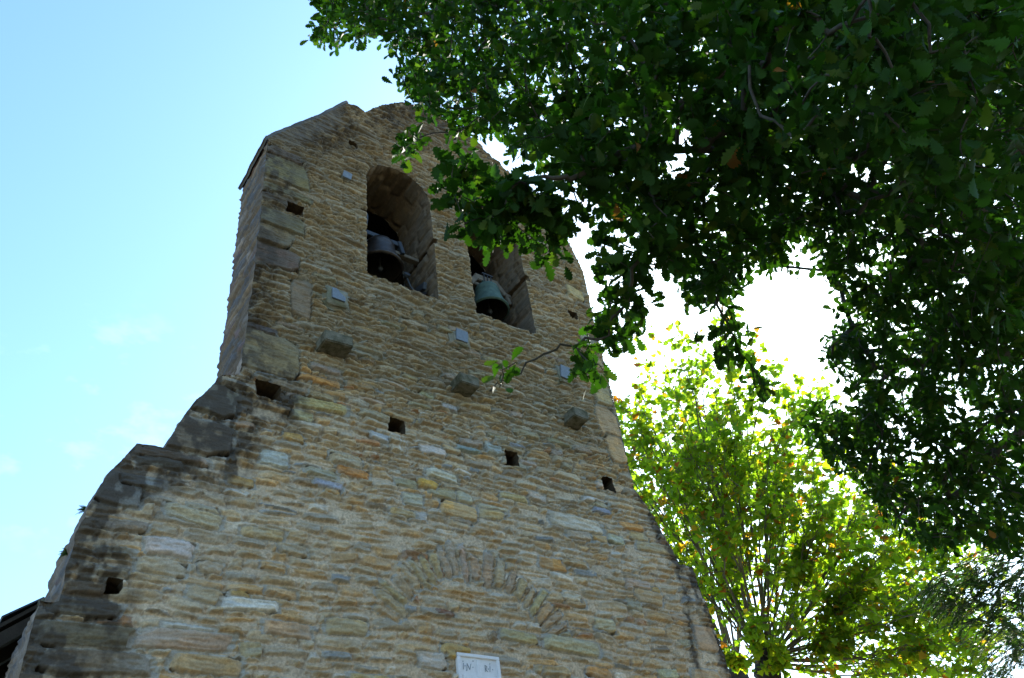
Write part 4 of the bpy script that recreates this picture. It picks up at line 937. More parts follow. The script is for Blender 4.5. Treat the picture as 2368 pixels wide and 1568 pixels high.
273,-458,893 761,-294,640 335,-477,761 453,-611,649 866,-448,638 315,-404,746 630,-698,703 669,-606,627 488,-644,683 755,-443,716
565,-659,632 429,-615,803 729,-614,659 678,-551,646 621,-584,671 798,-353,640 927,-411,596 348,-418,869 297,-472,904 849,-412,485
836,-340,744 774,-496,549 790,-516,638 366,-547,798 416,-415,729 857,-309,556 365,-462,916 406,-485,788 420,-489,795 359,-563,827
861,-465,550 862,-341,551 603,-641,666 495,-625,677 468,-566,651 567,-667,726 492,-652,589 342,-452,891 455,-565,711 255,-321,1122
554,-693,690 395,-604,761 741,-525,621 513,-444,727 610,-520,729 614,-717,743 1007,-368,499 416,-588,670 564,-661,604 808,-492,628
508,-501,724 771,-328,646 744,-490,684 308,-475,850 242,-351,897 595,-718,758 861,-420,474 547,-614,587 379,-556,843 382,-559,809
385,-622,654 459,-546,763 764,-452,740 455,-622,676 459,-629,588 544,-638,663 472,-673,744 419,-545,742 661,-585,664 860,-456,623
665,-559,577 695,-348,621 742,-567,585 410,-598,721 341,-501,813 494,-591,650 574,-638,672 611,-490,677 745,-541,597 311,-461,979
358,-422,731 546,-378,718 478,-645,789 654,-559,640 155,-294,1099 567,-657,684 736,-497,714 320,-396,1001 852,-402,702 325,-355,947
317,-366,829 499,-652,622 360,-500,777 310,-381,966 416,-412,755 237,-325,983 280,-355,1066 702,-538,683 359,-491,879 721,-536,604
573,-563,627 781,-456,717 769,-411,679 556,-688,647 823,-416,739 444,-621,596 401,-527,729 431,-551,922 710,-623,675 431,-540,669
550,-702,732 452,-661,605 816,-501,624 413,-462,667 351,-432,670 837,-433,507 608,-622,608 475,-577,680 615,-678,649 823,-456,650
488,-575,678 428,-481,662 621,-633,622 794,-594,672 487,-688,656 685,-534,571 812,-361,592 455,-617,695 421,-570,882 511,-642,665
866,-433,652 826,-342,501 853,-425,555 593,-427,736 482,-502,682 853,-346,503 348,-506,720 159,-305,1099 472,-644,697 236,-350,1077
599,-730,780 311,-386,864 246,-296,1070 786,-528,631 797,-478,675 592,-503,715 245,-333,945 416,-559,691 859,-412,530 853,-394,479
824,-376,583 533,-685,716 452,-498,820 797,-429,544 287,-399,1017 839,-470,570 850,-385,623 806,-329,548 233,-409,977 858,-394,538
937,-437,557 922,-474,587 529,-543,728 634,-647,646 393,-535,746 333,-490,774 922,-409,511 420,-463,692 401,-531,692 911,-407,505
409,-559,832 230,-332,918 379,-493,752 763,-616,690 292,-441,903 444,-491,798 438,-683,638 355,-517,719 458,-673,664 882,-326,560
590,-437,706 739,-507,717 691,-614,649 318,-406,844 187,-280,1167 174,-267,1083 527,-526,695 659,-483,730 683,-559,607 763,-556,623
381,-517,946 823,-405,497 542,-396,691 648,-521,681 905,-469,596 489,-639,714 705,-535,661 464,-500,717 388,-600,640 734,-377,589
782,-581,669 368,-447,889 311,-456,747 821,-466,669 330,-394,869 860,-482,538 452,-524,840 460,-623,815 666,-554,624 604,-475,675
400,-597,616 482,-687,625 745,-334,635 324,-399,912 573,-527,725 407,-489,894 435,-531,716 777,-446,668 627,-597,612 408,-575,805
602,-473,670 299,-440,868 453,-411,621 845,-428,538 597,-584,611 348,-484,778 421,-616,766 469,-647,649 294,-413,738 806,-436,637
566,-499,731 801,-413,680 351,-432,693 766,-468,638 282,-371,806 322,-536,804 272,-379,904 781,-417,612 590,-615,636 499,-704,720
370,-526,867 812,-409,670 508,-603,607 368,-482,793 178,-303,1074 815,-391,529 378,-435,858 307,-371,850 503,-410,749 227,-334,1054
726,-462,730 840,-359,700 910,-458,563 859,-411,545 828,-350,512 552,-511,733 669,-537,630 454,-662,610 378,-430,655 190,-214,1145
694,-584,627 620,-513,689 677,-501,682 770,-512,606 459,-687,682 417,-681,658 505,-440,718 643,-737,782 415,-485,676 646,-492,731
599,-666,634 813,-413,598 214,-290,1056 253,-372,1026 864,-296,551 781,-353,715 911,-405,620 720,-556,544 390,-476,865 397,-432,771
404,-637,709 672,-575,584 822,-420,700 771,-326,599 443,-638,723 768,-460,689 204,-347,1031 316,-465,755 899,-368,579 405,-577,716
435,-588,786 486,-555,682 290,-436,969 313,-503,884 678,-496,689 822,-407,702 657,-534,694 288,-377,988 661,-707,743 918,-396,472
579,-516,717 742,-483,575 268,-391,1057 537,-582,677 432,-605,798 917,-366,495 350,-471,772 719,-536,620 684,-458,707 409,-510,783
903,-485,592 770,-393,722 878,-364,493 309,-428,776 617,-735,776 785,-337,595 301,-344,956 608,-449,767 910,-402,639 436,-579,677
626,-689,692 623,-526,690 518,-405,654 662,-671,706 263,-373,926 792,-374,690 389,-502,822 454,-525,678 361,-463,692 403,-587,827
612,-638,645 177,-250,1165 824,-455,503 672,-586,643 348,-443,737 628,-469,719 454,-652,721 511,-452,763 540,-669,739 790,-399,625
273,-320,993 826,-352,744 468,-581,766 505,-408,706 191,-311,1089 857,-352,570 497,-666,632 772,-517,546 680,-536,619 849,-402,495
321,-472,923 297,-379,970 597,-699,709 775,-587,641 957,-414,508 409,-654,704 418,-447,797 651,-609,672 502,-597,723 385,-546,868
537,-567,701 433,-538,786 525,-475,672 395,-521,799 654,-626,623 885,-467,586 419,-495,845 388,-424,797 578,-506,731 481,-695,714
535,-479,689 212,-215,1155 840,-429,562 369,-467,707 772,-441,717 996,-381,514 328,-431,788 374,-407,759 578,-462,761 454,-521,674
408,-503,828 959,-381,496 458,-401,734 541,-465,730 770,-371,671 247,-328,949 155,-259,1143 537,-394,698 399,-540,926 636,-720,738
511,-682,618 408,-603,781 684,-564,619 530,-375,677 571,-689,674 698,-520,653 832,-355,767 714,-592,632 507,-617,656 804,-421,583
840,-395,653 251,-259,1113 699,-534,670 405,-570,741 915,-335,519 449,-638,680 508,-675,634 473,-560,689 447,-656,750 618,-591,664
615,-417,739 410,-472,839 384,-533,795 393,-595,680 429,-430,641 552,-485,687 351,-467,871 763,-563,671 443,-573,863 755,-409,632
406,-472,863 188,-307,1027 687,-614,629 466,-497,768 671,-445,696 537,-705,732 305,-376,951 774,-433,630 438,-497,766 549,-599,653
881,-392,612 400,-629,673 730,-374,574 732,-433,706 559,-641,591 732,-435,666 870,-445,615 471,-401,636 701,-629,652 347,-395,932
563,-432,758 385,-588,692 345,-452,669 515,-438,754 597,-572,612 618,-482,715 711,-389,684 722,-482,649 608,-471,657 737,-433,648
662,-593,604 284,-456,881 777,-390,622 248,-325,907 537,-615,609 818,-376,636 374,-403,801 529,-577,678 270,-303,1099 360,-500,782
314,-395,769 768,-374,724 851,-362,580 821,-361,663 280,-326,1022 356,-551,805 831,-402,559 521,-589,620 271,-393,1025 379,-468,694
568,-575,647 390,-607,640 491,-613,579 688,-451,701 266,-407,952 649,-479,751 682,-584,627 550,-549,675 836,-435,661 484,-484,669
648,-657,686 689,-581,568 285,-421,906 835,-483,591 397,-615,772 269,-360,914 498,-677,755 778,-334,527 731,-532,562 498,-526,745
290,-341,1051 279,-354,893 793,-563,629 801,-292,629 458,-492,693 752,-483,592 506,-467,731 329,-450,937 760,-397,624 423,-640,738
792,-367,655 345,-488,875 814,-299,645 444,-616,774 547,-601,671 374,-464,865 813,-522,624 814,-388,595 304,-459,850 434,-544,806
533,-656,633 569,-470,720 864,-317,569 583,-632,666 250,-364,960 671,-518,609 457,-641,760 574,-640,623 297,-326,967 420,-614,659
801,-381,664 506,-531,735 669,-597,620 264,-462,915 782,-329,524 807,-491,649 712,-485,720 303,-347,883 833,-513,607 252,-359,832
594,-505,709 655,-622,638 381,-469,824 444,-663,709 549,-613,637 604,-606,618 767,-554,582 222,-381,1027 801,-356,593 533,-570,650
894,-372,501 568,-653,619 455,-666,689 454,-614,751 596,-479,758 545,-521,718 496,-455,666 379,-415,815 557,-724,701 506,-629,660
449,-394,725 642,-500,702 901,-388,542 279,-366,1063 430,-415,761 369,-512,912 825,-357,648 368,-473,783 554,-394,734 642,-719,741
554,-565,716 241,-328,1138 536,-669,694 539,-494,739 789,-481,564 917,-416,489 444,-653,741 214,-287,1116 472,-490,756 371,-518,928
779,-413,634 626,-516,705 680,-342,602 418,-547,710 749,-498,557 840,-370,653 457,-614,629 743,-341,630 286,-294,946 551,-403,708
744,-311,614 896,-427,497 481,-651,783 383,-488,710 443,-667,725 369,-502,704 276,-349,959 236,-334,992 784,-427,700 320,-438,859
573,-590,635 532,-706,653 352,-448,799 769,-477,671 727,-565,566 746,-318,626 575,-708,697 233,-368,997 501,-673,733 748,-335,645
960,-437,565 868,-337,524 756,-442,669 251,-356,934 464,-637,740 350,-414,758 597,-720,784 833,-464,555 816,-431,578 728,-510,718
285,-471,875 341,-407,852 372,-429,842 605,-510,748 781,-344,566 314,-358,902 971,-361,501 342,-494,728 328,-550,814 248,-295,1097
345,-707,473 284,-688,445 363,-585,496 349,-550,502 267,-592,478 531,-575,418 222,-659,465 576,-499,375 446,-606,430 258,-637,423
236,-673,478 268,-553,493 278,-543,473 565,-504,448 203,-577,576 564,-523,427 281,-644,423 200,-541,519 445,-591,459 177,-459,679
189,-503,691 433,-589,428 483,-587,405 250,-656,414 294,-721,450 556,-493,554 379,-598,484 271,-600,468 228,-669,405 235,-625,427
250,-569,472 212,-585,573 310,-549,482 472,-579,415 513,-482,471 391,-617,429 562,-472,549 363,-642,438 191,-560,646 433,-633,444
206,-581,531 155,-452,787 227,-608,581 492,-479,446 250,-599,520 417,-615,433 132,-359,868 168,-444,754 292,-525,460 129,-422,787
223,-596,577 182,-586,575 497,-508,543 206,-503,639 385,-563,480 576,-559,428 587,-481,380 405,-642,444 555,-492,382 320,-674,406
174,-477,726 280,-695,456 195,-543,501 122,-438,803 525,-527,485 404,-633,439 218,-651,436 255,-590,556 258,-663,376 409,-604,452
454,-594,435 209,-530,572 216,-576,484 226,-538,473 557,-522,411 214,-564,561 377,-580,490 534,-486,461 205,-587,492 215,-533,561
295,-563,505 199,-522,535 425,-578,489 542,-538,449 201,-506,565 185,-484,638 291,-637,412 345,-542,498 288,-601,466 232,-619,450
243,-702,428 602,-519,381 249,-667,412 522,-522,478 243,-656,410 483,-560,466 616,-505,375 525,-527,445 232,-687,416 247,-636,538
533,-490,380 188,-505,628 553,-462,460 257,-677,412 235,-555,452 246,-652,532 232,-608,554 184,-572,586 229,-624,503 176,-479,667
267,-530,471 489,-538,504 212,-554,490 194,-576,585 225,-634,534 580,-499,477 159,-474,619 564,-542,392 218,-673,415 231,-627,485
475,-534,527 535,-500,491 237,-593,512 280,-702,429 359,-635,438 210,-590,591 156,-438,792 465,-601,440 503,-453,462 581,-510,405
562,-497,412 575,-532,449 219,-552,560 301,-664,401 509,-513,460 193,-506,588 575,-499,422 524,-468,411 316,-638,422 137,-413,769
506,-478,381 251,-646,431 288,-676,405 146,-440,814 219,-585,538 402,-587,490 568,-477,447 236,-681,409 235,-630,525 223,-590,526
360,-567,498 388,-607,460 505,-465,425 203,-644,418 191,-563,495 201,-550,650 453,-565,490 144,-436,787 323,-706,466 207,-549,619
502,-530,524 486,-495,467 424,-619,408 367,-653,440 323,-689,441 583,-512,451 435,-642,441 231,-568,506 171,-455,763 248,-694,411
363,-571,503 549,-501,466 536,-514,391 172,-507,674 296,-633,415 313,-570,489 550,-467,431 154,-424,772 297,-548,485 340,-683,437
489,-576,435 264,-536,449 453,-598,449 194,-570,477 284,-619,446 228,-678,445 231,-606,539 579,-486,440 235,-548,506 307,-557,488
239,-623,485 201,-549,476 344,-550,503 247,-583,500 569,-525,377 217,-535,531 217,-659,404 436,-584,468 580,-528,385 221,-670,436
213,-588,550 229,-627,477 447,-580,492 399,-617,457 507,-459,475 525,-484,371 192,-546,605 245,-689,409 201,-569,503 208,-475,645
481,-557,480 379,-664,429 523,-486,538 289,-559,471 197,-527,636 218,-567,464 120,-374,824 195,-513,652 224,-661,445 490,-561,437
149,-412,802 490,-549,508 303,-527,463 170,-460,630 314,-598,477 224,-576,519 440,-578,497 237,-577,558 515,-529,462 349,-544,488
578,-520,389 124,-398,825 458,-577,444 170,-493,723 235,-652,481 559,-469,389 373,-595,491 240,-561,472 508,-551,456 555,-464,477
228,-688,427 314,-533,472 246,-654,452 223,-641,452 293,-601,481 240,-547,482 255,-680,394 218,-640,419 559,-495,460 587,-531,434
214,-553,492 231,-644,483 331,-578,490 323,-525,496 129,-401,822 541,-452,434 182,-518,524 383,-629,455 325,-715,478 212,-542,573
505,-556,465 586,-537,418 499,-546,445 538,-451,463 165,-444,714 300,-695,434 195,-542,671 287,-574,506 518,-435,472 254,-633,438
262,-603,500 123,-391,863 212,-581,471 184,-545,615 313,-553,472 182,-471,657 299,-703,465 568,-515,376 163,-493,732 447,-576,468
185,-484,597 584,-524,408 526,-548,454 545,-470,559 226,-547,444 216,-660,405 212,-654,414 199,-597,557 421,-611,430 179,-512,693
482,-545,517 453,-622,445 210,-663,464 238,-549,470 246,-675,479 433,-559,496 554,-509,447 531,-468,380 382,-558,490 490,-480,462
500,-471,454 162,-470,616 174,-526,689 216,-672,416 225,-642,417 387,-634,439 320,-712,457 522,-506,507 209,-579,609 207,-544,525
359,-672,428 490,-599,431 226,-637,519 383,-648,443 214,-582,565 509,-484,397 562,-551,427 277,-540,498 217,-503,613 274,-596,489
213,-537,605 524,-491,395 455,-611,443 460,-604,428 306,-675,406 521,-581,430 209,-486,651 469,-575,472 222,-618,549 195,-498,680
329,-568,506 272,-572,470 565,-496,488 467,-584,426 546,-575,426 334,-697,443 212,-555,606 431,-576,472 196,-546,489 319,-553,511
253,-670,386 241,-658,385 519,-449,452 417,-609,421 228,-548,439 270,-589,509 307,-576,499 552,-525,407 255,-654,384 162,-453,774
514,-490,530 348,-597,474 216,-570,475 291,-698,461 219,-594,523 165,-461,749 232,-602,574 539,-518,421 564,-553,417 247,-658,385
430,-603,446 211,-681,427 521,-565,422 335,-618,459 524,-445,452 456,-594,445 264,-596,482 206,-578,541 229,-658,401 405,-623,458
163,-433,771 365,-552,524 164,-454,656 328,-716,472 523,-513,530 521,-511,517 439,-596,477 217,-659,404 182,-523,675 190,-503,620
148,-458,570 163,-440,606 159,-455,586 159,-444,599 172,-425,638 184,-488,473 159,-504,473 169,-513,466 164,-513,449 188,-490,483
182,-512,476 179,-476,493 172,-481,485 189,-497,480 143,-508,468 190,-491,524 172,-514,482 174,-497,472 152,-502,456 175,-488,530
171,-484,492 145,-509,492 184,-480,525 165,-494,518 177,-513,454 172,-505,477 176,-485,545 176,-527,469 182,-507,493 169,-484,539
148,-501,480 187,-521,462 199,-507,452 192,-519,464 211,-505,483 187,-514,446 181,-531,462 202,-503,461 222,-508,485 186,-520,469
211,-523,485 198,-509,495 201,-504,490 198,-519,472 187,-521,467 273,-492,462 245,-491,439 257,-498,468 258,-489,476 274,-494,449
283,-472,458 245,-498,449 259,-503,468 258,-513,472 256,-514,467 257,-480,436 250,-521,465 257,-483,460 269,-499,486 244,-508,443
252,-469,453 248,-469,431 310,-505,447 369,-475,473 325,-509,458 336,-495,442 364,-490,500 352,-478,460 357,-491,477 378,-477,475
356,-480,483 398,-476,466 389,-475,443 384,-482,456 405,-465,464 232,-492,401 243,-474,414 231,-486,409 193,-463,409 199,-467,413
182,-497,482 180,-488,484 181,-485,488 164,-508,462 175,-497,465 172,-499,471 178,-484,487 246,-503,482 214,-525,443'''
OAK_SUN_BLOCK = '''842,-554,499 1228,-503,515 1118,-762,874 1161,-628,991 925,-705,805 1243,-500,581 1374,-520,801 950,-772,819 1205,-548,585 1312,-682,744
1193,-457,633 1052,-771,839 1070,-740,591 1056,-458,557 852,-777,1081 1183,-805,871 970,-775,983 760,-599,584 753,-529,491 1004,-720,919
1071,-781,805 867,-854,895 694,-761,974 1147,-825,918 1053,-589,745 965,-700,716 994,-683,934 675,-762,680 1109,-621,537 903,-680,719
856,-611,441 1044,-662,555 1235,-584,855 1165,-613,756 1081,-439,541 947,-827,845 1166,-816,931 973,-549,492 1256,-479,661 842,-784,787
1183,-643,725 948,-583,514 1235,-542,519 863,-684,661 1262,-506,798 773,-800,853 1218,-792,704 1141,-743,574 1234,-791,913 1146,-654,695
1047,-794,956 1194,-698,922 919,-734,849 1254,-683,1002 831,-657,529 1137,-464,708 884,-576,634 869,-540,488 1141,-532,818 1027,-561,543
1364,-630,789 1331,-568,665 1343,-631,707 1294,-673,999 943,-850,633 1235,-747,713 1125,-779,925 923,-688,727 1162,-533,561 966,-614,731
992,-725,546 1027,-805,767 1212,-523,833 1230,-449,647 935,-601,602 917,-873,872 1035,-487,630 752,-657,587 934,-826,945 723,-706,597
744,-731,763 1062,-622,688 985,-614,713 904,-786,805 840,-809,674 1282,-531,769 902,-579,466 921,-545,612 1296,-529,882 980,-735,898
1017,-735,819 1263,-596,576 1045,-816,616 1031,-720,577 1079,-731,1038 1142,-739,938 1050,-614,651 1105,-767,597 1032,-620,851 1008,-715,543
1243,-792,763 962,-671,719 1302,-558,802 849,-801,1027 805,-832,943 1080,-808,803 930,-516,604 1231,-666,1009 1158,-760,686 1118,-570,795
863,-710,558 1245,-685,725 1117,-503,544 956,-485,583 1110,-461,644 1012,-829,637 1209,-785,889 864,-710,596 974,-846,757 888,-753,785
1175,-546,617 1029,-441,483 1081,-530,464 1118,-526,651 1208,-653,525 1270,-741,754 1046,-749,947 1201,-474,533 1011,-684,807 1247,-634,711
710,-784,759 962,-688,800 856,-819,627 1318,-708,887 757,-619,649 845,-636,504 863,-732,753 1046,-829,697 1227,-742,937 998,-806,898
1015,-550,533 1050,-650,895 846,-647,497 1140,-809,841 766,-629,667 1268,-617,761 1360,-504,840 847,-749,648 1143,-760,901 1166,-417,540
882,-588,488 1001,-516,532 1099,-715,680 815,-539,499 1163,-709,1053 1047,-756,955 976,-660,875 1193,-653,607 1276,-487,711 1073,-533,740
674,-623,579 885,-714,539 998,-577,752 1148,-685,973 1166,-780,767 903,-845,653 1174,-698,686 1307,-532,920 982,-802,854 1181,-700,1024
1152,-568,608 1276,-681,816 1023,-436,447 1064,-730,1066 1176,-701,886 1057,-697,674 1237,-499,630 776,-744,619 861,-581,601 1354,-477,794
1138,-439,509 754,-585,540 1141,-461,706 1051,-382,474 858,-755,897 1201,-572,665 906,-662,544 851,-544,588 1263,-628,756 792,-639,560
1178,-615,781 986,-865,715 1084,-792,910 1072,-627,599 1225,-505,544 1195,-781,1012 967,-544,519 1150,-514,470 1066,-724,804 1266,-520,873
865,-714,666 981,-671,670 911,-775,651 1005,-694,650 1237,-576,959 877,-810,910 754,-611,507 931,-769,669 1102,-802,633 1371,-489,851
1162,-615,516 698,-757,1001 788,-502,458 1106,-811,1007 1029,-587,479 968,-636,473 1108,-470,537 1090,-751,923 879,-477,491 1267,-768,770
984,-678,923 1167,-787,924 1080,-843,976 1239,-640,1073 1052,-683,968 1108,-618,816 1042,-556,755 921,-549,653 731,-652,517 1274,-601,684
674,-686,1050 776,-821,776 806,-773,553 932,-840,791 1202,-535,623 1339,-447,710 1125,-450,540 966,-532,454 1012,-749,902 1014,-606,698
1267,-579,883 1052,-561,754 1077,-852,929 1273,-450,761 836,-854,846 1010,-546,509 1336,-590,912 1051,-883,827 1200,-530,707 1018,-759,737
1083,-809,859 806,-546,491 1261,-661,810 983,-478,468 664,-699,662 785,-839,804 1005,-701,701 1167,-452,536 886,-703,804 1001,-655,869
1252,-570,720 1019,-584,672 1244,-428,734 1299,-600,823 956,-849,905 793,-780,669 997,-582,559 1241,-795,907 895,-658,681 1004,-432,541
1234,-606,672 1150,-745,681 1297,-509,609 675,-771,877 1067,-767,797 1111,-566,628 772,-752,758 759,-748,579 903,-711,812 828,-825,849
823,-840,989 1100,-605,781 977,-767,896 888,-851,852 1198,-376,553 1186,-756,606 1143,-703,717 772,-786,759 1111,-530,501 997,-630,723
998,-590,756 1288,-552,597 906,-855,1004 979,-600,426 801,-673,557 1134,-628,886 1069,-690,692 1207,-375,572 793,-554,462 997,-518,649
1095,-693,649 1012,-581,780 957,-469,479 773,-836,701 793,-675,660 866,-749,516 1334,-514,930 953,-794,946 1057,-679,766 932,-558,495
880,-610,506 911,-628,591 850,-648,489 1201,-422,587 891,-770,843 1076,-760,1092 883,-649,665 1126,-649,857 947,-819,636 741,-677,534
882,-701,823 1171,-515,540 1258,-551,648 1093,-561,659 1269,-613,686 749,-701,627 1177,-703,787 981,-595,665 781,-783,694 1107,-787,589
954,-799,680 1240,-722,769 832,-839,750 1023,-506,458 1134,-743,730 1143,-632,955 1152,-669,603 790,-719,609 1010,-813,591 1267,-634,723
1081,-758,910 1360,-514,713 955,-499,476 1058,-627,855 1044,-586,588 876,-877,858 1336,-446,752 1187,-638,596 1070,-673,555 1187,-581,881
1177,-606,629 1133,-711,990 1270,-451,600 959,-795,850 1272,-597,822 1188,-632,560 792,-850,796 925,-639,749 1295,-634,875 940,-808,632
1062,-700,757 1251,-757,967 1148,-568,698 1182,-728,735 820,-691,719 869,-786,694 688,-797,809 1218,-667,626 1043,-670,819 1146,-527,707
711,-793,823 904,-733,698 969,-835,1031 879,-702,763 1026,-670,709 1133,-568,807 1044,-676,777 1317,-500,694 932,-863,877 1064,-541,627
1279,-448,762 1333,-663,865 1077,-571,543 864,-692,754 1088,-610,824 864,-714,629 1267,-640,826 1097,-537,628 755,-638,569 861,-691,495
1242,-580,949 1103,-667,1001 996,-558,726 1060,-783,738 1250,-603,863 899,-598,663 932,-733,935 1073,-676,783 1120,-670,990 1217,-667,942
1248,-763,674 1085,-689,879 829,-496,473 950,-734,744 1237,-794,761 1052,-581,808 952,-796,578 1024,-572,711 1232,-508,855 1036,-699,721
881,-874,751 965,-649,741 1226,-398,580 708,-653,665 839,-857,921 1085,-711,584 1080,-785,710 965,-568,532 1219,-382,618 1028,-560,513
838,-739,701 1271,-651,634 943,-567,582 1070,-729,1026 1245,-391,608 1214,-391,601 1143,-562,481 835,-816,922 1003,-502,641 1213,-648,528
1194,-630,644 1223,-482,620 1295,-493,700 828,-856,847 1070,-497,565 1074,-502,511 904,-609,696 1019,-737,730 1354,-611,799 1258,-417,713
1181,-716,830 1153,-526,513 991,-850,868 1012,-596,586 1273,-520,885 943,-580,612 858,-867,803 877,-757,746 977,-587,767 1183,-585,907
744,-731,648 1232,-526,805 1182,-550,828 1252,-365,630 1147,-838,769 1239,-664,925 1071,-608,669 1242,-357,620 964,-846,840 1212,-563,514
923,-663,811 994,-828,593 954,-575,584 1091,-469,559 962,-832,799 952,-887,756 977,-631,755 983,-729,969 1215,-772,981 965,-853,661
1150,-668,708 765,-756,779 761,-794,881 679,-748,648 1151,-674,650 1039,-853,863 946,-784,745 958,-711,941 1343,-511,950 1270,-768,870
681,-714,654 984,-462,534 643,-717,714 851,-757,944 1251,-730,981 848,-533,479 810,-651,642 1157,-639,790 1116,-697,820 1120,-499,549
1219,-402,619 1038,-669,454 984,-858,698 1129,-732,769 984,-635,785 769,-561,469 1112,-721,553 1019,-779,922 1045,-692,517 1170,-842,846
655,-753,766 1053,-528,533 1196,-707,551 1173,-693,848 879,-853,806 1166,-485,668 761,-624,644 1211,-723,815 1142,-596,831 1145,-810,910
919,-746,610 1075,-760,730 1319,-503,686 652,-684,1023 814,-634,563 874,-668,778 1053,-617,651 1210,-685,905 1209,-411,620 970,-594,689
1315,-626,666 1049,-606,696 1198,-741,827 1067,-716,631 1278,-434,612 1089,-560,688 890,-811,925 1096,-616,872 1264,-583,864 973,-684,916
1264,-519,752 841,-693,732 1273,-616,1056 965,-785,552 1288,-533,815 1150,-391,592 1223,-781,879 1204,-539,574 1091,-622,580 1207,-551,770
1215,-587,558 1051,-643,622 990,-678,797 828,-612,648 1227,-595,877 676,-782,815 984,-830,802 1364,-477,747 1088,-660,519 872,-583,655
849,-708,743 1094,-793,581 780,-786,907 1090,-666,647 689,-664,661 1023,-421,531 1149,-699,871 1094,-492,698 932,-674,564 951,-706,865
1082,-434,585 1116,-693,1018 1223,-673,769 1206,-624,517 1119,-513,696 929,-806,691 1131,-729,891 1140,-734,763 868,-879,815 1275,-642,630
1280,-601,1049 1035,-787,809 818,-736,671 861,-625,688 1314,-615,684 1024,-890,853 1067,-639,546 1208,-609,515 689,-784,778 1290,-532,584
1200,-426,533 903,-678,598 974,-723,547 1042,-827,837 1052,-796,704 1003,-734,898 905,-757,838 1222,-454,686 946,-444,487 1288,-625,681
1086,-379,492 860,-753,834 1196,-585,564 743,-816,785 1156,-687,783 1138,-709,988 1151,-632,549 995,-685,650 1268,-558,839 717,-773,724
907,-823,705 1302,-662,791 908,-832,689 898,-766,721 857,-870,769 1115,-808,1026 960,-676,883 1179,-586,896 808,-704,703 1081,-838,789
1160,-617,739 1356,-530,940 1200,-512,604 1203,-711,557 922,-504,569 784,-594,549 750,-624,629 965,-553,521 1200,-720,865 1144,-562,580'''
PLANE_HEAD = (13.82,3.19,6.79)
PLANE_LIMBS = [(981,166,1109),(1075,183,1176),(1041,77,1142),(1029,18,1126),(1157,84,1202),(1122,29,1124),(1090,-29,1046),(1224,-1,1150),(1238,-25,1085),(1365,17,1106),(1298,-49,985),(1439,-10,999),(1412,-59,909),(1516,-56,905),(1643,-32,867),(1616,-55,754),(1776,21,722),(1749,36,653),(1608,51,593),(1062,302,1082),(1077,307,991),(1135,306,874),(998,62,960),(1313,203,1135),(1088,1,946),(1181,-6,959),(1487,124,1074),(1259,-34,849),(1591,80,959),(1421,-5,780),(1682,91,807),(1548,20,664),(1731,191,684),(1085,125,916),(1422,157,1018),(1314,48,813),(1308,292,909),(1019,167,1005),(1206,-73,922),(1546,72,1000),(1372,-84,808),(1693,32,850),(1510,-64,689),(1919,137,742),(1556,104,737),(1381,51,730),(1294,213,654),(1221,311,684),(1798,20,782),(1630,-49,663),(1501,42,619),(1432,100,650),(1390,113,700),(1226,203,683)]
PLANE2_HEAD = (16.78,6.29,7.98)
PLANE2_LIMBS = [(1248,456,1418),(1297,405,1427),(1282,303,1374),(1416,343,1392),(1395,244,1342),(1254,487,1235),(1330,522,1148),(1442,533,1056),(1486,386,1303),(1594,404,1207),(1410,483,1275),(1643,325,1239),(1685,282,1094),(1896,336,1042),(1501,606,949),(1680,528,1036)]
YEW_TIPS = [(612,-420,374),(625,-422,366),(615,-430,350),(643,-436,365),(633,-443,347),(679,-435,367),(664,-457,367),(666,-436,348),(634,-434,340),(638,-420,385),(655,-432,382),(650,-451,373),(642,-426,372)]
YEW_LOW = [(889,-326,391),(915,-330,405),(888,-314,380),(904,-331,384),(922,-310,382),(946,-325,408),(885,-301,372)]

# --- the near oak
oak = empty('oak_tree', (8.37, -5.69, 0))
tag(oak, 'large oak tree with dark green lobed leaves overhanging in front of the gable', 'tree')
LB = {k: np.array(v) / 100.0 for k, v in OAK_LIMBS.items()}
tips = parse(OAK_TIPS)
outer = parse(OAK_SUN_BLOCK); NO = len(outer)  # unseen crown tips, added out of view to block sun and sky
NT = len(tips)
tips = np.concatenate([tips, outer])
tr = MB().tube([(8.5, -5.75, -.2), (8.47, -5.74, .25), (8.42, -5.72, 1.2), (8.40, -5.70, 2.6), (8.37, -5.69, 4.0), (8.37, -5.69, 4.88)], [.52, .38, .31, .28, .26, .24], 16)
tr.tube([(8.37, -5.69, 4.7), (8.45, -5.9, 6.2), (8.5, -6.2, 7.6), (8.7, -6.4, 9.2), (8.7, -6.5, 10.6)], [.22, .18, .14, .09, .04], 12)
tr.build('trunk', M['oakbark'], oak, True)
rad0 = {'A': (.17, .05), 'B': (.11, .04), 'C': (.036, .005), 'D': (.06, .015), 'E': (.05, .008), 'F': (.014, .004), 'G': (.012, .0025), 'H': (.05, .015), 'I': (.028, .006)}
nodes, par = [], []
def smooth_line(P, k=4):
    P = np.asarray(P); o = []
    for i in range(len(P) - 1):
        p0, p1, p2, p3 = P[max(i - 1, 0)], P[i], P[i + 1], P[min(i + 2, len(P) - 1)]
        for j in range(k):
            t = j / k; o.append(.5 * ((2 * p1) + (-p0 + p2) * t + (2 * p0 - 5 * p1 + 4 * p2 - p3) * t * t + (-p0 + 3 * p1 - 3 * p2 + p3) * t ** 3))
    o.append(P[-1]); return np.array(o)
for k, P in LB.items():
    L_ = smooth_line(P, 5); L_[1:-1] += rng.normal(0, .015, (len(L_) - 2, 3))
    a, b = rad0[k]
    MB().tube([tuple(p) for p in L_], list(np.linspace(a, b, len(L_)) if k != 'A' else np.linspace(a, b, len(L_)) ), 8).build('limb', M['oakbark'], oak, True)
    for p in L_: nodes.append(p); par.append(-1)
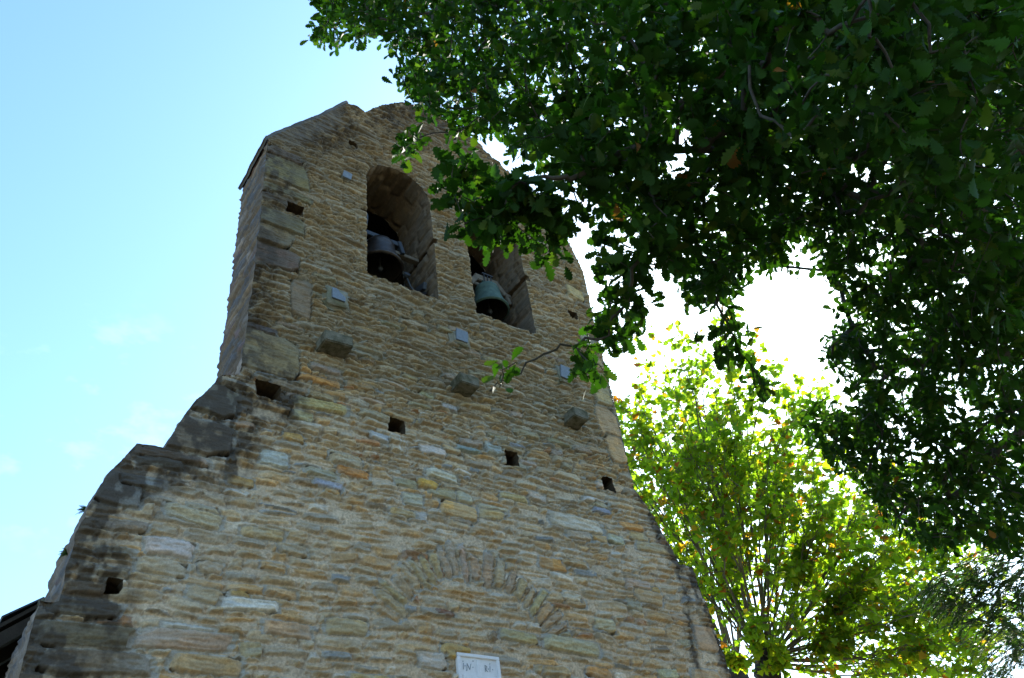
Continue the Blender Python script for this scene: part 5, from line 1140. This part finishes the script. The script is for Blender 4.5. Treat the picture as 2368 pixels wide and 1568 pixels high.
for p in ((8.45, -5.9, 6.2), (8.5, -6.2, 7.6), (8.7, -6.4, 9.2), (8.7, -6.5, 10.6)): nodes.append(np.array(p)); par.append(-1)
# minimum-cost growth from the limbs to every twig end
n0 = len(nodes); allp = np.concatenate([np.array(nodes), tips]); NA = len(allp)
costp = np.zeros(NA); best = np.full(NA, 1e9); bpar = np.full(NA, -1); done = np.zeros(NA, bool); done[:n0] = True
for i in range(n0):
    d = np.linalg.norm(allp[n0:] - allp[i], axis=1); m = d < best[n0:]
    best[n0:][m] = d[m]; bpar[n0:][m] = i
order = []
for _ in range(NA - n0):
    c = np.where(done, 1e9, best); i = int(c.argmin()); done[i] = True; order.append(i)
    costp[i] = costp[bpar[i]] + np.linalg.norm(allp[i] - allp[bpar[i]])
    d = np.linalg.norm(allp - allp[i], axis=1) + .25 * costp[i]; m = (~done) & (d < best)
    best[m] = d[m]; bpar[m] = i
desc = np.ones(NA)
for i in reversed(order): desc[bpar[i]] += desc[i]
tw = MB()
for i in order:
    a, b = allp[bpar[i]], allp[i]; mid = (a + b) / 2 + rng.normal(0, .05, 3) * np.linalg.norm(b - a) + np.array([0, 0, .06]) * np.linalg.norm(b - a)
    r1 = min(.028, .0024 * desc[i] ** .5); tw.tube([a, mid, b], [min(.03, r1 * 1.15), r1 * 1.05, r1], 5, False)
P_, A_, N_, S_, C_ = [], [], [], [], []
gdir = np.array([0, 0, -1.0])
for i in order:
    tip = allp[i]; k = tip - allp[bpar[i]]; k = k / (np.linalg.norm(k) + 1e-6)
    nl = rng.integers(11, 17) if not (tip[0] < 2.25 and tip[2] < 4.4) else 6
    if i >= NA - NO: nl = 10
    tone = rng.uniform(.7, 1.25)
    for j in range(nl):
        d = k * .5 + rng.normal(0, .65, 3) + gdir * .35; d /= np.linalg.norm(d)
        stem = tip - k * rng.uniform(0, .16) + rng.normal(0, .035, 3)
        P_.append(stem + d * .012); A_.append(d); nn_ = np.array([0, 0, 1.0]) + rng.normal(0, .55, 3) - .3 * k; N_.append(nn_)
        S_.append((1.22 if i < n0 + NT and tip[0] < 3.1 and 4.55 < tip[2] < 5.6 else 1.0) * rng.uniform(.060, .104) * (1 if i < NA - NO else 1.9))
        r = rng.random(); g = rng.uniform(.75, 1.25) * tone
        C_.append(np.array((.019, .045, .007)) * g if r > .10 else (np.array((.045, .066, .010)) * g if r > .0015 else np.array((.19, .075, .02))))
tw.build('twigs', M['oakbark'], oak, True)
leaves_mesh('crown', OAK_T, np.array(P_), np.array(A_), np.array(N_), np.array(S_), np.array(C_), M['oakleaf'], oak, rng.uniform(.8, 1.15, len(P_)))
print('oak leaves', len(P_))

# --- the pollarded planes behind the gable
def plane_tree(name, label, head, ends, seed, trunk_r, nsub, group):
    r = np.random.default_rng(seed); hx, hy, hz = head
    o = empty(name, (hx, hy, 0)); tag(o, label, 'tree', group)
    MB().tube([(hx + .12, hy, -.2), (hx + .10, hy, .3), (hx + .05, hy, 2), (hx - .02, hy, hz * .6), (hx, hy, hz - .55), (hx, hy, hz - .25), (hx, hy, hz)], [trunk_r * 1.9, trunk_r * 1.3, trunk_r * 1.05, trunk_r * .95, trunk_r, trunk_r * 1.35, trunk_r * 1.05], 16).build('trunk', M['knob_shadetrunk'], o, True)  # trunk takes the dark knob bark, its shadow put into the colour
    kn = MB()
    for _ in range(14):
        a = r.uniform(0, 2 * math.pi); rr_ = trunk_r * r.uniform(.6, .95); c = (hx + trunk_r * .8 * math.cos(a), hy + trunk_r * .8 * math.sin(a), hz - r.uniform(-.02, .38))
        kn.lathe(c, [(.002, -rr_), (rr_ * .6, -rr_ * .75), (rr_, -.1 * rr_), (rr_ * .85, .5 * rr_), (rr_ * .4, .9 * rr_), (.002, rr_)], 9)
    kn.build('pollard_head', M['knob_shadetrunk'], o, True)
    tw = MB(); P, A, Nn, Sz, Cc = [], [], [], [], []
    for e in ends:
        e = np.array(e) / 100.0; b0 = np.array(head) + np.array([r.normal(0, trunk_r * .5), r.normal(0, trunk_r * .5), -r.uniform(0, .15)])
        Lh = np.linalg.norm(e - b0); dv = (e - b0) / Lh
        up = np.array([0, 0, 1.0]) - dv * dv[2]
        bow = up * -.06 * Lh * (1 - abs(dv[2])) + r.normal(0, .035, 3) * Lh
        line = np.array([b0 + (e - b0) * t + bow * 4 * t * (1 - t) + r.normal(0, .035, 3) * t for t in np.linspace(0, 1, 12)])
        rb = r.uniform(.016, .036) * (Lh / 4.5) ** .6
        MB().tube(line, list(rb * (1 - np.linspace(0, 1, 12) * .86)), 8).build('limb', M['planebark'], o, True)
        lines = [line]
        for _f in range(2):                                  # the shoots fork part of the way up
            j0 = int(r.integers(3, 7)); e2 = e + r.normal(0, .42, 3) * (Lh / 4.5) - dv * r.uniform(.2, 1.0); q0 = line[j0]
            f2 = np.array([q0 + (e2 - q0) * u + bow * 1.2 * u * (1 - u) + r.normal(0, .025, 3) * u for u in np.linspace(0, 1, 12)])
            tw.tube(f2, list(rb * (.62 - .52 * np.linspace(0, 1, 12))), 6, False); lines.append(f2)
        for t in np.r_[.16 + .84 * r.random(nsub) ** .75, 1.0, 1.0, 1.0, .95, .92]:
            line = lines[int(r.integers(0, 3))]
            q = line[min(int(t * 11), 10)] * (1 - (t * 11 % 1)) + line[min(int(t * 11) + 1, 11)] * (t * 11 % 1) if t < 1 else line[-1]
            d = dv * .9 + r.normal(0, .50, 3); d /= np.linalg.norm(d); ln = r.uniform(.40, 1.5) * (1.15 - .6 * t) * min(1, Lh / 4)
            tl = [q, q + d * ln * .5 + np.array([0, 0, .03]), q + d * ln + np.array([0, 0, -.03 * ln])]
            tw.tube(tl, [.005 + .008 * (1.1 - t), .006, .003], 5, False)
            nl = int(5 + 8 * ln)
            for j in range(nl):
                s_ = r.uniform(.15, 1.05); pp = q + d * ln * s_
                a = d * .35 + r.normal(0, .75, 3) + np.array([0, 0, -.55]); a /= np.linalg.norm(a)
                P.append(pp + a * .05); A.append(a); Nn.append(np.array([0, 0, 1.0]) + r.normal(0, .5, 3)); Sz.append(r.uniform(.085, .155))
                g = r.uniform(.75, 1.25); h = r.random()
                Cc.append(np.array((.125, .21, .021)) * g if h > .35 else np.array((.205, .255, .024)) * g if h > .07 else np.array((.30, .18, .025)) * g if h > .03 else np.array((.24, .085, .022)) * g)
    tw.build('twigs', M['planebark'], o, True)
    leaves_mesh('crown', PLANE_T, np.array(P), np.array(A), np.array(Nn), np.array(Sz), np.array(Cc), M['planeleaf'], o)
    print(name, 'leaves', len(P))
    return o
plane_tree('plane_tree', 'pollarded plane tree with bright yellow green leaves and fanned limbs right of the gable', PLANE_HEAD, PLANE_LIMBS, 3, .19, 25, 'plane trees behind the gable')
plane_tree('plane_tree', 'second pollarded plane tree, farther back and half hidden by the gable edge', PLANE2_HEAD, PLANE2_LIMBS, 4, .19, 28, 'plane trees behind the gable')

# --- yew sprays at the right edge
def yew(name, label, base, top, tips_, seed, group):
    r = np.random.default_rng(seed); o = empty(name, base); tag(o, label, 'tree', group)
    bx_, by_, bz_ = base
    MB().tube([(bx_, by_, -.2), (bx_, by_, 1.5), (bx_ + .05, by_, top * .6), (bx_, by_, top)], [.26, .20, .12, .03], 12).build('trunk', M['oakbark'], o, True)
    br = MB(); P, A, Nn, Sz, Cc = [], [], [], [], []
    for t in np.array(tips_, float) / 100.0:
        s0 = np.array([bx_, by_, min(top, t[2] + .5)]); mid = (s0 + t) / 2 + np.array([0, 0, .28])
        ln = smooth_line(np.array([s0, mid, t + np.array([0, 0, .10]), t]), 5)
        br.tube(ln, list(np.linspace(.007, .002, len(ln))), 6, False)
        dv = t - s0; dv /= np.linalg.norm(dv); side = np.cross(dv, [0, 0, 1.0])
        for k in range(44):
            q = ln[-1 - min(k // 2, len(ln) - 1)] + r.normal(0, .02, 3); d = dv * .6 + side * r.uniform(-.9, .9) + np.array([0, 0, -.35]) + r.normal(0, .2, 3); d /= np.linalg.norm(d)
            ll = r.uniform(.16, .30); pts_ = [q + d * ll * u + np.array([0, 0, -.10 * ll * u * u]) for u in np.linspace(0, 1, 16)]
            br.tube(pts_[::5], .0018, 4, False)
            sd_ = np.cross(d, [0, 0, 1.0]); sd_ /= np.linalg.norm(sd_) + 1e-6
            for i_, p in enumerate(pts_):
                for s_ in (-1, 1):
                    a = d * .45 + sd_ * s_ + r.normal(0, .08, 3); P.append(p); A.append(a); Nn.append(np.array([0, 0, 1.0]) + r.normal(0, .25, 3)); Sz.append(r.uniform(.036, .055)); Cc.append(np.array((.040, .085, .020)) * r.uniform(.7, 1.3))
    br.build('branches', M['oakbark'], o, True)
    Tn = (np.array([(0, .0, 0), (.3, .16, 0), (1, 0, -.05), (.3, -.16, 0)]), np.array([(0, 3, 2, 1)]))
    leaves_mesh('crown', Tn, np.array(P), np.array(A), np.array(Nn), np.array(Sz), np.array(Cc), M['yewleaf'], o)
yew('yew_tree', 'yew with drooping feathery sprays hanging below the oak at the right', (8.9, -4.4, 0), 5.6, YEW_TIPS, 6, 'yews at the right edge')
yew('yew_tree', 'dark yew sprays rising from below in the lower right corner', (11.6, -3.5, 0), 5.6, YEW_LOW, 7, 'yews at the right edge')

# --- small ferns rooted in the joints of the left side
def fern(label, base, seed):
    r = np.random.default_rng(seed); o = empty('fern', base); tag(o, label, 'fern', 'ferns on the gable edge')
    P, A, Nn, Sz, Cc = [], [], [], [], []; st_ = MB()
    for k in range(9):
        d = np.array([-.75, r.uniform(-.6, .5), r.uniform(-.5, .8)]); d /= np.linalg.norm(d); ll = r.uniform(.03, .085)
        pts_ = [np.array(base) + d * ll * u + np.array([0, 0, -.35 * ll * u * u]) for u in np.linspace(0, 1, 9)]
        st_.tube(pts_[::2], .002, 4, False); sd_ = np.cross(d, r.normal(size=3)); sd_ /= np.linalg.norm(sd_)
        for i_, p in enumerate(pts_[1:]):
            for s_ in (-1, 1): P.append(p); A.append(d * .3 + sd_ * s_); Nn.append(np.cross(d, sd_)); Sz.append(.024 * (1.1 - i_ / 9)); Cc.append(np.array((.045, .075, .02)) * r.uniform(.7, 1.2))
    st_.build('stalks', M['oakbark'], o)
    Tn = (np.array([(0, .06, 0), (.4, .22, 0), (1, 0, -.05), (.4, -.22, 0), (0, -.06, 0)]), np.array([(0, 4, 3, 1), (1, 3, 2, 2)]))
    leaves_mesh('fronds', (Tn[0], np.array([(0, 4, 3), (0, 3, 1), (1, 3, 2)])), np.array(P), np.array(A), np.array(Nn), np.array(Sz), np.array(Cc), M['yewleaf'], o)
fern('upper small dark fern rooted on the left edge of the gable', (.83, .25, 5.74), 3)
fern('lower small dark fern rooted on the left edge of the gable', (.785, .30, 5.33), 4)
